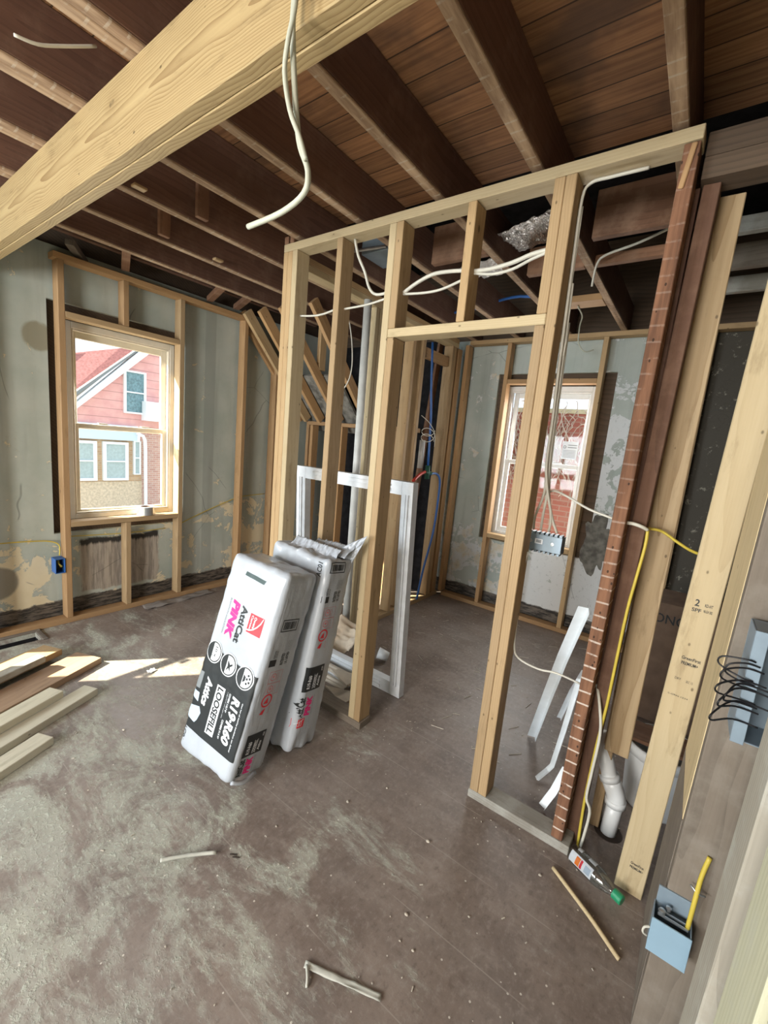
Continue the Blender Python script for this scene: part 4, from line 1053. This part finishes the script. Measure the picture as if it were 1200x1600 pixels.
for i, (dx, dy, xe) in enumerate(((.0, .012, -.52), (.004, .024, -.49), (.006, .036, -.458))):
    cable([(-.492+dx, 1.69+dy, 2.38-.25*i), (-.492+dx, 1.70+dy, 2.0), (-.490+dx, 1.715+dy, 1.7), (-.488+dx, 1.725+dy, 1.5), (-.486+dx*2, 1.74+dy, 1.36), (xe+.005, 1.78, 1.26), (xe, 1.80, 1.20)], .006, 'cable_white',
          ('white cable entering the left end of the grey gang box from the door post bundle', 'white cable entering the gang box second from its left end', 'white cable entering the gang box near its middle')[i], group='gang box cables')
cable([(-.505, 1.80, 1.342), (-.476, 1.80, 1.364), (-.451, 1.80, 1.368), (-.399, 1.80, 1.35), (-.323, 1.795, 1.318), (-.242, 1.78, 1.30), (-.20, 1.74, 1.295)], .0055, 'cable_white', 'white cable crossing from above the gang box to the old studs')
cable([(-.50, 1.70, 1.12), (-.512, 1.705, 1.0), (-.506, 1.71, .85), (-.50, 1.705, .72), (-.474, 1.70, .672), (-.392, 1.70, .657), (-.319, 1.70, .668), (-.232, 1.70, .661)], .0048, 'cable_white', 'thin white cable looping across the lower door opening to the old stud')
cable([(-.18, 1.735, .668), (-.156, 1.70, .612), (-.135, 1.69, .506), (-.138, 1.69, .343), (-.140, 1.69, .23), (-.120, 1.69, .176), (-.128, 1.69, .02)], .0065, 'cable_white', 'white cable curving down the dark strapped stud into a floor hole')
cable([(-.112, 1.706, 1.290), (-.110, 1.704, 1.231), (-.118, 1.702, 1.11), (-.126, 1.702, .985), (-.130, 1.702, .756), (-.132, 1.70, .619), (-.140, 1.70, .447), (-.145, 1.70, .223), (-.140, 1.70, .01)], .0064, 'cable_yellow', 'yellow cable running down beside the dark strapped stud')
cable([(-.119, 1.752, 1.285), (-.075, 1.765, 1.283), (-.022, 1.77, 1.253), (.03, 1.78, 1.228), (.12, 1.80, 1.21)], .006, 'cable_yellow', 'yellow cable bending right from the white strap behind the stamped stud')
cable([(-.185, 1.685, 1.301), (-.155, 1.678, 1.303), (-.130, 1.684, 1.297), (-.112, 1.70, 1.287)], .0075, 'cable_white', 'white strap wrapped around the dark old stud', 'strap')
cable([(-.252, 2.46, 2.61), (-.422, 2.47, 2.556), (-.559, 2.48, 2.53), (-.605, 2.5, 2.50), (-.618, 2.52, 2.40)], .007, 'cable_white', 'white cable slung in the dark bay between the last two joists')
cable([(-.84, 3.15, 2.506), (-.88, 3.45, 2.535), (-.94, 3.66, 2.52), (-.94, 3.70, 2.41), (-.89, 3.72, 2.345), (-.83, 3.74, 2.36)], .006, 'cable_grey', 'grey cable loop dangling in front of the far window wall plate')
cable([(-3.57, -.2, .60), (-3.57, .40, .62), (-3.57, .72, .622), (-3.57, .90, .614), (-3.57, .99, .60), (-3.555, 1.035, .57), (-3.535, 1.03, .50)], .005, 'cable_yellow', 'yellow wire running along the left wall into the blue outlet box')
cable([(-3.585, 1.09, .62), (-3.585, 1.5, .60), (-3.585, 1.80, .605)], .004, 'cable_yellow', 'faint yellow wire along the wall below the left window')
cable([(-3.585, 1.90, .62), (-3.58, 2.15, .722), (-3.58, 2.415, .814), (-3.58, 2.542, .846), (-3.58, 2.82, .862)], .0045, 'cable_yellow', 'yellow wire rising along the wall right of the left window')
cable([(-2.668, 2.80, 2.53), (-2.56, 2.79, 2.48), (-2.46, 2.75, 2.25), (-2.44, 2.74, 2.05), (-2.48, 2.72, 1.92), (-2.55, 2.70, 1.88)], .006, 'cable_white', 'white cable hooked down in the closet corner behind the single stud')
cable([(-2.30, 1.95, 2.50), (-2.28, 1.92, 2.46), (-2.32, 1.90, 2.42)], .005, 'cable_white', 'tiny white wire end hanging left of the partition end post')
wc = thing('wire_coil', (-1.97, 3.25, 1.55), 'loose thin wire coil around the blue pipe in the plumbing wall', 'wire')
k = MB()
k.tube([(-1.955, 3.12, 1.75), (-1.95, 3.25, 1.70), (-1.95, 3.36, 1.62), (-1.95, 3.38, 1.50)], .003, 6, 4)
k.tube([(-1.95, 3.25+.11*math.cos(a*.5), 1.545+.045*math.sin(a*.5)+.004*a) for a in range(26)], .003, 6, 2)
k.build('wire', M['cable_white'], wc, smooth=True)

# ================================================================== ELECTRICAL BOXES
gb = thing('gang_box', (-.475, 1.83, 1.11), 'grey four gang metal electrical box beside the right door post with white cables entering it', 'electrical box')
b = MB()
b.box(-.553, -.401, 1.802, 1.806, 1.115, 1.182); b.box(-.553, -.401, 1.807, 1.86, 1.113, 1.1165); b.box(-.404, -.401, 1.8065, 1.86, 1.117, 1.182); b.box(-.553, -.550, 1.8065, 1.86, 1.117, 1.182)
b.build('box_shell', M['steel_blue'], gb, bevel=.0008)
b = MB()
for i in range(8):
    x = -.545+i*.0185
    b.box(x, x+.011, 1.808, 1.845, 1.178, 1.190); b.box(x, x+.009, 1.8065, 1.85, 1.104, 1.1125)
b.build('cable_clamp', M['steel_blue'], gb)
b = MB().box(-.508, -.476, 1.8005, 1.8018, 1.142, 1.163); b.build('label_sticker', M['white_ink'], gb)
b = MB()
for i in range(7): b.box(-.502+i*.003, -.5005+i*.003, 1.7998, 1.8004, 1.146, 1.159)
b.build('sticker_print', M['ink'], gb)
b = MB()
for x in (-.525, -.437): b.lathe([(0, 0), (.008, 0), (.007, .002), (0, .0025)], Matrix.Translation((x, 1.8018, 1.150)) @ Matrix.Rotation(math.pi/2, 4, 'X'), 14)
b.build('box_screw', M['steel'], gb)

jb = thing('junction_box', (.125, 1.175, .33), 'pale blue covered electrical box on the dark post at lower right, yellow cable entering it', 'electrical box')
b = MB(); b.box(.088, .168, 1.140, 1.144, .335, .428); b.build('box_cover', M['lid_blue'], jb, bevel=.0008)
b = MB(); b.box(.089, .167, 1.1445, 1.198, .335, .338); b.box(.089, .0915, 1.1445, 1.198, .3385, .428); b.box(.1645, .167, 1.1445, 1.198, .3385, .428); b.box(.092, .164, 1.1985, 1.2035, .3385, .470); b.build('box_shell', M['steel_blue'], jb, bevel=.0008)
b = MB(); b.box(.098, .160, 1.160, 1.163, .424, .430); b.box(.098, .160, 1.172, 1.175, .424, .430)
b.lathe([(0, 0), (.007, 0), (.007, .008), (0, .01)], Matrix.Translation((.106, 1.166, .430)), 12); b.lathe([(0, 0), (.006, 0), (.006, .007), (0, .009)], Matrix.Translation((.118, 1.182, .432)), 12)
b.build('cable_clamp', M['steel'], jb)
MB().tube([(.089, 1.15, .39), (.078, 1.145, .385), (.077, 1.145, .37), (.086, 1.15, .362)], .0028, 8, 4).build('wire_loop', M['cable_white'], jb, smooth=True)
cable([(.158, 1.168, .428), (.160, 1.175, .50), (.163, 1.188, .56), (.170, 1.196, .61)], .0062, 'cable_yellow', 'short thick yellow cable dropping into the pale blue electrical box')
MB_ = MB().tube([(.147, 1.186, .526), (.163, 1.1765, .521), (.177, 1.186, .516)], .0022, 6, 3).build('cable_staple', M['steel'], smooth=True); tag(MB_, 'metal staple across the short yellow cable', 'staple')

eb = thing('electrical_panel_box', (.2, 1.15, .96), 'open grey metal box with black wire loops at the right edge', 'electrical box')
b = MB(); b.box(.140, .260, 1.185, 1.188, .965, 1.20); b.box(.140, .143, 1.095, 1.1845, .965, 1.20); b.box(.1435, .260, 1.095, 1.1845, .965, .968); b.box(.1435, .260, 1.095, 1.1845, 1.197, 1.20)
b.build('box_shell', M['steel_blue'], eb, bevel=.0008)
b = MB(); b.box(.140, .162, 1.088, 1.0945, .962, 1.203); b.build('box_flange', M['steel_blue'], eb, bevel=.0008)
k = MB()
for i, (z, r) in enumerate(((1.13, .036), (1.122, .024), (1.112, .030), (1.085, .034), (1.078, .020), (1.068, .028), (1.04, .036))):
    k.tube([(.150+.008*i, 1.086, z+.01), (.135, 1.082, z+.012), (.135-r, 1.09-.012*i, z+.002), (.130-r*.9, 1.09-.012*i, z-.016), (.135, 1.078, z-.026), (.152+.004*i, 1.086, z-.03)], .0019, 6, 5)
k.build('black_wires', M['black'], eb, smooth=True)

ob = thing('outlet_box', (-3.53, 1.025, .38), 'blue plastic outlet box with yellow wire on the side of the left window stud', 'outlet box')
b = MB(); b.box(-3.56, -3.556, .988, 1.046, .385, .490)
for a_ in ((.988, .992, .385, .490), (1.042, 1.046, .385, .490), (.9925, 1.0415, .385, .389), (.9925, 1.0415, .486, .490)): b.box(-3.5555, -3.478, *a_)
b.build('box_shell', M['box_blue'], ob, bevel=.0008)
MB().box(-3.555, -3.553, .993, 1.041, .390, .485).build('box_inside', M['black'], ob)
MB().tube([(-3.54, 1.02, .48), (-3.51, 1.015, .455), (-3.495, 1.02, .44), (-3.50, 1.03, .43), (-3.52, 1.025, .42)], .0055, 8, 4).build('wire_end', M['cable_yellow'], ob, smooth=True)

# ================================================================== LOOSE THINGS ON THE FLOOR
# lumber stacked at the left
ld = V((.40, -.916, 0)).normalized(); lp = V((ld.y, -ld.x, 0))   # along the boards away from their ends; across
def plank(ex, ey, w, h, zb_, L, mat, lab, rollz=0):
    # (ex, ey): the right-hand top corner of the far end
    e = V((ex, ey, zb_+h/2)) + lp*(w/2)
    o = lumber('lumber_board', e, e+ld*L, w, h, lp, mat); tag(o, lab, 'board', 'loose lumber on the floor at left'); return o
lp = -V((-ld.y, ld.x, 0)) if (V((-ld.y, ld.x, 0)).x > 0) else V((-ld.y, ld.x, 0))
plank(-2.16, .585, .089, .038, .0, 2.4, 'pine_white', 'pale board lying nearest the camera in the loose lumber, its end shortest')
plank(-2.43, .862, .089, .038, .0, 2.6, 'pine_white', 'long pale board under the upper one, with its clean end reaching toward the bags')
plank(-2.755, 1.00, .185, .038, .0, 2.8, 'pine_stain', 'wide brown stained board with a sunlit end in the loose lumber')
plank(-2.46, .715, .089, .038, .0385, 2.5, 'pine_white', 'pale board lying on top of the others in the middle of the loose lumber')
plank(-2.94, .855, .14, .038, .0385, 2.5, 'pine', 'board with a sunlit printed end, farthest left on the loose lumber')
plank(-2.835, .745, .06, .036, .0770, 2.2, 'gray', 'narrow pale greyish board resting beside the printed board')
plank(-3.06, .80, .089, .038, .0, 2.4, 'pine', 'lowest board hidden under the printed one at the left wall side')

# plastic sheet scraps on the floor by the left wall
crumple('plastic_scrap', None, flat('clear_sheet_scrap', (.23, .205, .185), .45, .4), (-3.46, 1.55, .008), (.10, 0, 0), (-.02, .60, 0), 10, 40, .012, (2, 6), .002, 4.4)
tag(bpy.data.objects['plastic_scrap'], 'crumpled dusty plastic strip lying along the left wall sole plate', 'plastic scrap')
crumple('white_scrap', None, 'white_ink', (-2.48, 1.14, .006), (.035, .012, 0), (-.012, .04, 0), 12, 12, .010, (3, 3), .002, 7.7)
tag(bpy.data.objects['white_scrap'], 'small crumpled white scrap lying in the sun patch', 'plastic scrap')
# curved grey strips in the foreground
o = MB().tube([(-1.265, .628, .010), (-1.24, .665, .009), (-1.20, .715, .009), (-1.15, .768, .010)], .0062, 8, 4).build('cable_scrap', M['strip'], smooth=True); tag(o, 'curved grey strip of cable lying left of centre in the foreground', 'scrap')
crumple('paper_strip', None, 'strip', (-.668, .740, .006), (.215, .080, 0), (-.007, .015, 0), 24, 4, .004, (5, 2), .003, 3.3); tag(bpy.data.objects['paper_strip'], 'flat pale strip with a bent end lying at the bottom of the picture', 'scrap')
o = MB().tube([(-.664, .748, .006), (-.640, .728, .008), (-.628, .714, .004)], .004, 6, 3).build('bent_end', M['strip'], bpy.data.objects['paper_strip'], smooth=True)
ds = thing('dark_scraps', (-1.10, .80, 0), 'two tiny dark slivers on the floor beside the curved grey strip', 'scrap')
for q in (0, .016): MB().tube([(-1.115+q, .800, .002), (-1.095+q, .815, .002)], .002, 6, 0).build('sliver', M['dark_debris'], ds)
o = MB().tube([(-.190, 1.535, .010), (-.10, 1.475, .012), (-.03, 1.430, .010), (.03, 1.385, .009), (.052, 1.370, .008)], .007, 8, 4).build('wood_stick', M['pine_pale'], smooth=True); tag(o, 'thin pale wooden stick lying on the floor at lower right', 'stick')
rs = random.Random(11)
deb = [(-.52, 1.05, .010, 'pale pebble on the floor below the jack stud'), (-.60, 1.32, .012, 'tan stone chip left of the right jack stud'), (-.22, 1.48, .010, 'cream pebble near the end of the wooden stick'), (-.165, 1.52, .007, 'tiny cream chip beside the pebble by the bottle'),
       (-.95, 1.25, .010, 'white plaster chip right of the rear bag'), (-.87, 1.42, .007, 'tiny white chip in the doorway floor'), (-2.04, .83, .012, 'white plaster chip left of the front bag'), (-1.62, .78, .008, 'small white crumb below the front bag'), (-1.08, .98, .007, 'small white crumb right below the front bag'), (-.45, .98, .007, 'small pale crumb on the brown floor'), (-.36, 1.18, .007, 'pale crumb on the floor near the threshold plate')]
for x, y, r, lab in deb:
    bm = bmesh.new(); bmesh.ops.create_icosphere(bm, subdivisions=2, radius=r*.5)
    for v_ in bm.verts: v_.co = V((v_.co.x*1.3, v_.co.y, v_.co.z*.6))*(1+.35*noise.noise(v_.co*130+V((x, y, 0))*9)); 
    zmin = min(v_.co.z for v_ in bm.verts)
    for v_ in bm.verts: v_.co += V((x, y, -zmin+.0005))
    me = bpy.data.meshes.new('plaster_chip'); bm.to_mesh(me); bm.free(); me.materials.append(M['debris'])
    o = link(bpy.data.objects.new('plaster_chip', me)); tag(o, lab, 'chip', 'chips on the floor')
# fine litter: splinters and crumbs nobody could count
lt = MB(); rs = random.Random(21)
for k in range(420):
    x = rs.uniform(-2.6, .05); y = rs.uniform(.45, 3.7)
    if y < 1.6 and rs.random() < .35: continue
    a = rs.uniform(0, math.pi); L = rs.choice((.002, .003, .006, .02, .035)) if y > 1.9 else rs.choice((.0015, .002, .003, .006))
    w = .0011 if L > .008 else .0014
    d_ = V((math.cos(a), math.sin(a), 0)); n_ = V((-d_.y, d_.x, 0)); p = V((x, y, .0012))
    lt.hexa([p-d_*L-n_*w, p+d_*L-n_*w, p+d_*L+n_*w, p-d_*L+n_*w], [q+V((0, 0, .0025)) for q in (p-d_*L-n_*w, p+d_*L-n_*w, p+d_*L+n_*w, p-d_*L+n_*w)])
tag(lt.build('floor_litter', M['debris']), 'fine splinters and crumbs scattered over the brown floor', 'litter', kind='stuff')

# bottle
bA = V((-.150, 1.628, .036)); bB = V((.033, 1.553, .030)); ax = (bB-bA); LB = ax.length; ax.normalize()
zq = ax.to_track_quat('Z', 'Y').to_matrix().to_4x4()
bo = thing('plastic_bottle', (bA.x, bA.y, 0), 'clear plastic bottle with a coloured label and green cap lying on the floor', 'bottle')
MT = Matrix.Translation(bA) @ zq
MB().lathe([(.0, .002), (.024, .0), (.031, .006), (.033, .03), (.0325, LB*.52), (.031, LB*.60), (.022, LB*.74), (.0145, LB*.82), (.0135, LB*.86)], MT, 28).build('bottle_body', M['clear'], bo, smooth=True)
MB().lathe([(.0175, LB*.845), (.0178, LB*.85), (.0178, LB*.985), (.016, LB)], MT, 24).build('bottle_cap', M['green_cap'], bo, smooth=False)
def label_patch(name, mat, z0, z1, a0, a1, r=.0338):
    b = MB(); n = 10; rows = []
    inv = zq.to_3x3()
    for z in (z0, z1):
        rows.append([b.bm.verts.new(MT @ V((r*math.cos(a0+(a1-a0)*i/n), r*math.sin(a0+(a1-a0)*i/n), z))) for i in range(n+1)])
    for i in range(n): b.bm.faces.new((rows[0][i], rows[0][i+1], rows[1][i+1], rows[1][i]))
    ext = bmesh.ops.solidify(b.bm, geom=b.bm.faces[:], thickness=.0004)
    return b.build(name, M[mat], bo)
loc_up = zq.to_3x3().inverted() @ V((0, 0, 1)); loc_cam = zq.to_3x3().inverted() @ (V((0, 0, 1.5))-bA).normalized()
ac = math.atan2(loc_cam.y, loc_cam.x); au = math.atan2(loc_up.y, loc_up.x)
sgn = 1 if ((ac-au+math.pi) % (2*math.pi)-math.pi) > 0 else -1
label_patch('bottle_label', 'white_ink', LB*.06, LB*.50, ac-.75+sgn*.55, ac+.45+sgn*.55)
label_patch('label_print', 'orange', LB*.18, LB*.26, ac-.6+sgn*.55, ac+.3+sgn*.55, .0345)
label_patch('label_print', 'red', LB*.27, LB*.31, ac-.6+sgn*.55, ac+.3+sgn*.55, .0345)
label_patch('label_print', 'pale_blue_ink', LB*.36, LB*.47, ac-.5+sgn*.55, ac+.2+sgn*.55, .0345)
label_patch('bottle_label', 'white_ink', LB*.12, LB*.20, ac-.5-sgn*.75, ac+.15-sgn*.75)
label_patch('bottle_label', 'white_ink', LB*.34, LB*.48, ac-.5-sgn*.75, ac+.15-sgn*.75)

# bucket, box
bk = thing('plastic_bucket', (.075, 2.18, 0), 'white plastic bucket with a rim, half hidden behind the stamped stud', 'bucket')
MB().lathe([(.0, .0), (.118, .0), (.122, .01), (.138, .255), (.138, .29), (.130, .29), (.128, .25), (.113, .012), (0, .012)], Matrix.Translation((.075, 2.18, .001)), 36).build('bucket_body', M['pvc'], bk, smooth=True)
MB().lathe([(.1385, .246), (.150, .248), (.152, .285), (.146, .293), (.1385, .293)], Matrix.Translation((.075, 2.18, .001)), 36, closed=True).build('bucket_rim', M['pvc'], bk, smooth=True)
o = stick('board_scrap', -.05, .22, 2.10, 2.26, .296, .314, 'old_mid'); tag(o, 'brown board scrap lying on the white bucket', 'board scrap')
cb = thing('cardboard_box', (.12, 3.05, 0), 'brown cardboard box with black marker writing behind the hanging tan board', 'box')
MB().box(-.085, .35, 2.90, 3.25, .001, .735).build('carton', M['cardboard'], cb, bevel=.003)
vs, fs = text_mesh('ONC', .01)
wb = MB(); vv = [wb.bm.verts.new((-.075+a_*.15, 2.8985, .615+b_*.055)) for a_, b_ in vs]
for f_ in fs: wb.bm.faces.new([vv[i] for i in f_])
wb.build('marker_writing', M['ink'], cb)

# white metal flashings leaning behind the old studs
def angle(name, pts, w, lab, mat='metal_white', nrm=(1, 0, .3), th=.0016, w2=None):
    """folded L strip along a path"""
    b = MB(); pts = [V(p) for p in pts]; n = V(nrm).normalized(); w2 = w2 or w*.8
    rows = []
    for i, p in enumerate(pts):
        t = (pts[min(i+1, len(pts)-1)]-pts[max(i-1, 0)]).normalized(); s_ = t.cross(n).normalized(); m_ = s_.cross(t).normalized()
        prof = [p-s_*w, p, p+m_*w2, p+m_*w2+s_*th, p+s_*th+m_*-.0, p-s_*w-m_*th]
        prof = [p-s_*w, p-s_*w+m_*th, p-s_*th+m_*th, p-s_*th+m_*w2, p+m_*w2, p]
        rows.append([b.bm.verts.new(q) for q in prof])
    for i in range(len(rows)-1):
        for k in range(6): b.bm.faces.new((rows[i][k], rows[i][(k+1) % 6], rows[i+1][(k+1) % 6], rows[i+1][k]))
    b.bm.faces.new(rows[0]); b.bm.faces.new(rows[-1][::-1])
    o = b.build(name, M[mat]); tag(o, lab, 'metal trim', 'white metal trim pieces'); return o
angle('metal_flashing', [(-.475, 2.245, .004), (-.40, 2.08, .35), (-.335, 1.94, .64), (-.262, 1.80, .93)], .040, 'long white metal angle strip leaning from the floor behind the plaster lined stud', nrm=(.4, -1, .2))
angle('metal_flashing', [(-.372, 1.935, .006), (-.342, 2.00, .03), (-.325, 2.02, .06), (-.292, 1.95, .30), (-.255, 1.87, .60)], .018, 'bent white metal strip with its foot kinked left, behind the plaster lined stud', nrm=(.5, -1, .2))
angle('metal_flashing', [(-.292, 1.79, .006), (-.262, 1.82, .08), (-.235, 1.86, .18)], .030, 'short white metal end poking out low beside the plaster lined stud', nrm=(.3, -.6, 1))
angle('metal_flashing', [(-.40, 2.45, .05), (-.34, 2.32, .30), (-.28, 2.18, .50)], .022, 'folded bundle end of white metal trim behind the long angle strip', nrm=(.4, -1, .2))

# trim pile behind the bags
for i, (x0, x1, y, z, w, h, m) in enumerate(((-2.35, -1.50, 1.900, .001, .05, .022, 'paint_white'), (-2.30, -1.49, 1.958, .001, .05, .024, 'trim_beige'), (-2.36, -1.50, 1.852, .001, .04, .024, 'trim_beige'), (-2.28, -1.49, 1.925, .026, .05, .022, 'trim_beige'))):
    b = MB(); b.box(x0, x1, y-w/2, y+w/2, z, z+h*.55); b.box(x0, x1, y-w*.1, y+w/2, z+h*.55, z+h); b.box(x0, x1, y-w/2, y-w*.34, z+h*.55, z+h*.8)
    b = MB(); b.prism([(x0, y-w/2, z), (x0, y+w/2, z), (x0, y+w/2, z+h), (x0, y+w*.2, z+h), (x0, y, z+h*.6), (x0, y-w*.3, z+h*.6), (x0, y-w/2, z+h*.35)], (x1-x0, 0, 0))
    o = b.build('moulding_strip', M[m]); tag(o, ('white moulding strip nearest the partition in the pile behind the bags', 'beige moulding strip in the middle of the pile behind the bags', 'beige moulding strip at the back of the pile behind the bags', 'beige moulding strip on top of the pile behind the bags')[i], 'moulding', 'moulding strips behind the bags')
for i, (x, y, z) in enumerate(((-1.56, 1.90, .05), (-1.50, 1.80, .004))):
    o = MB().prism([(x-.10, y-.02, z), (x+.10, y-.09, z+.004), (x+.12, y+.07, z+.004)], (0, 0, .014)).build('wood_offcut', M['trim_beige']); tag(o, ('pointed beige offcut on the moulding strips behind the left door post', 'pointed beige offcut on the floor behind the left door post')[i], 'offcut', 'pointed offcuts')
cp = crumple('crumpled_paper', None, 'paper', (-2.12, 2.09, .07), (.42, .02, .0), (.02, .17, .13), 36, 26, .075, (3.4, 3.4), .006, 8.5); tag(cp, 'crumpled cream paper heaped behind the bags and the left door post', 'paper')
cu = thing('plastic_cup', (-1.57, 2.29, 0), 'small white round cup lying on the floor behind the left door post', 'cup')
Mc = Matrix.Translation((-1.545, 2.30, .044)) @ V((-.75, -.45, .25)).to_track_quat('Z', 'Y').to_matrix().to_4x4()
MB().lathe([(.0, -.03), (.030, -.03), (.040, .045), (.037, .045), (.028, -.026), (0, -.026)], Mc, 28).build('cup_wall', M['pvc'], cu, smooth=True)
MB().lathe([(.0, .0), (.034, .0), (.034, .004), (0, .004)], Mc @ Matrix.Translation((0, 0, .01)), 28).build('cup_lining', M['pvc_grey'], cu)

# tape roll on the left window sill
tr = thing('tape_roll', (-3.53, 1.62, .748), 'silver tape roll lying on the sill of the left window', 'tape roll')
MB().lathe([(.038, 0), (.064, 0), (.064, .065), (.038, .065)], Matrix.Translation((-3.545, 1.62, .7485)), 36, closed=True).build('tape', M['steel'], tr, smooth=False)
MB().lathe([(.034, .001), (.0375, .001), (.0375, .066), (.034, .066)], Matrix.Translation((-3.545, 1.62, .7485)), 36, closed=True).build('core', M['cardboard'], tr)
# paper notice on the far window glass
pn = thing('paper_notice', (-.94, 4.03, 1.49), 'white paper notice stuck on the upper glass of the far window', 'notice')
MB().box(-1.02, -.89, 4.026, 4.0275, 1.50, 1.655).build('sheet', M['white_ink'], pn)
k = MB(); k.lathe([(.008, 0), (.013, 0), (.013, .0008), (.008, .0008)], Matrix.Translation((-1.0, 4.0256, 1.605)) @ Matrix.Rotation(math.pi/2, 4, 'X'), 18, closed=True)
for j in range(6): k.box(-1.01, -.905, 4.0245, 4.0255, 1.515+j*.012, 1.518+j*.012)
for j in range(2): k.box(-.975, -.90, 4.0245, 4.0255, 1.60+j*.02, 1.606+j*.02)
k.build('notice_print', M['ink_grey'], pn)

# attic: foil and a metal ceiling bracket
for i, (p, du, dv, sd, lab) in enumerate((((-1.04, 2.20, 2.60), (.28, .0, .06), (.0, .33, .04), 1.1, 'large crinkled silver foil sheet in the ceiling bay left of the right door post'), ((-1.40, 2.50, 2.60), (.30, 0, .03), (0, .35, .06), 3.7, 'smaller crinkled silver foil sheet in the ceiling bay behind the cripple stud'), ((-.60, 2.42, 2.64), (.30, 0, .03), (0, .12, .05), 5.2, 'thin silver foil edge above the knotty blocking board'))):
    o = crumple('foil_insulation', None, 'foil', p, du, dv, 50, 60, .012, (7, 9), .002, sd); tag(o, lab, 'foil', 'silver foil in the ceiling')
mb_ = thing('metal_bracket', (-1.72, 2.12, 2.6), 'grey metal box and bright metal strip fixed between joists behind the left door post', 'metal fixture')
MB().box(-1.86, -1.66, 2.10, 2.32, 2.60, 2.70).build('box_shell', M['steel_blue'], mb_, bevel=.002)
MB().tube([(-1.87, 2.03, 2.595), (-1.65, 2.07, 2.60)], .009, 8, 0).build('strip', M['steel'], mb_)
MB().lathe([(0, 0), (.03, 0), (.03, .03), (0, .03)], Matrix.Translation((-1.70, 2.2, 2.565)), 16).build('knob', M['black'], mb_)

# lumber stamps on the pale stud
def stamp(parent, txts, mat='ink'):
    b = MB()
    for t, z, h, u0, u1, bold in txts:
        vs, fs = text_mesh(t, bold)
        # local X up the stud, local Y across (towards +x of the room), local -Z or +Z faces the camera
        vv = [b.bm.verts.new((z+b_*h, u0+a_*(u1-u0), SGN*.0196)) for a_, b_ in vs]
        for f_ in fs:
            b.bm.faces.new([vv[i] for i in f_])
    me = bpy.data.meshes.new('grade_stamp'); b.bm.to_mesh(me); b.bm.free(); me.materials.append(M[mat])
    o = link(bpy.data.objects.new('grade_stamp', me)); o.parent = parent; return o
SGN = 1 if (GREEN.matrix_world.to_3x3() @ V((0, 0, 1))).y < 0 else -1
stamp(GREEN, [('GreenFirst', .905, .011, -.018, .032, .02), ('PREMIUM+', .887, .011, -.016, .028, .02), ('GreenFirst', .118, .010, -.012, .028, .02), ('PREMIUM+', .102, .010, -.012, .028, .02),
              ('2', 1.085, .022, -.020, -.008, .02), ('SPF', 1.066, .012, -.024, .0, .02), ('KD-HT', 1.088, .010, .006, .026, .02), ('NLGA 502', 1.070, .009, .006, .028, .02), ('DRY', .832, .008, -.022, -.006, 0), ('SEC 15', .83, .008, .008, .026, 0), ('S-GRN 1234', .775, .005, -.030, .024, 0)])
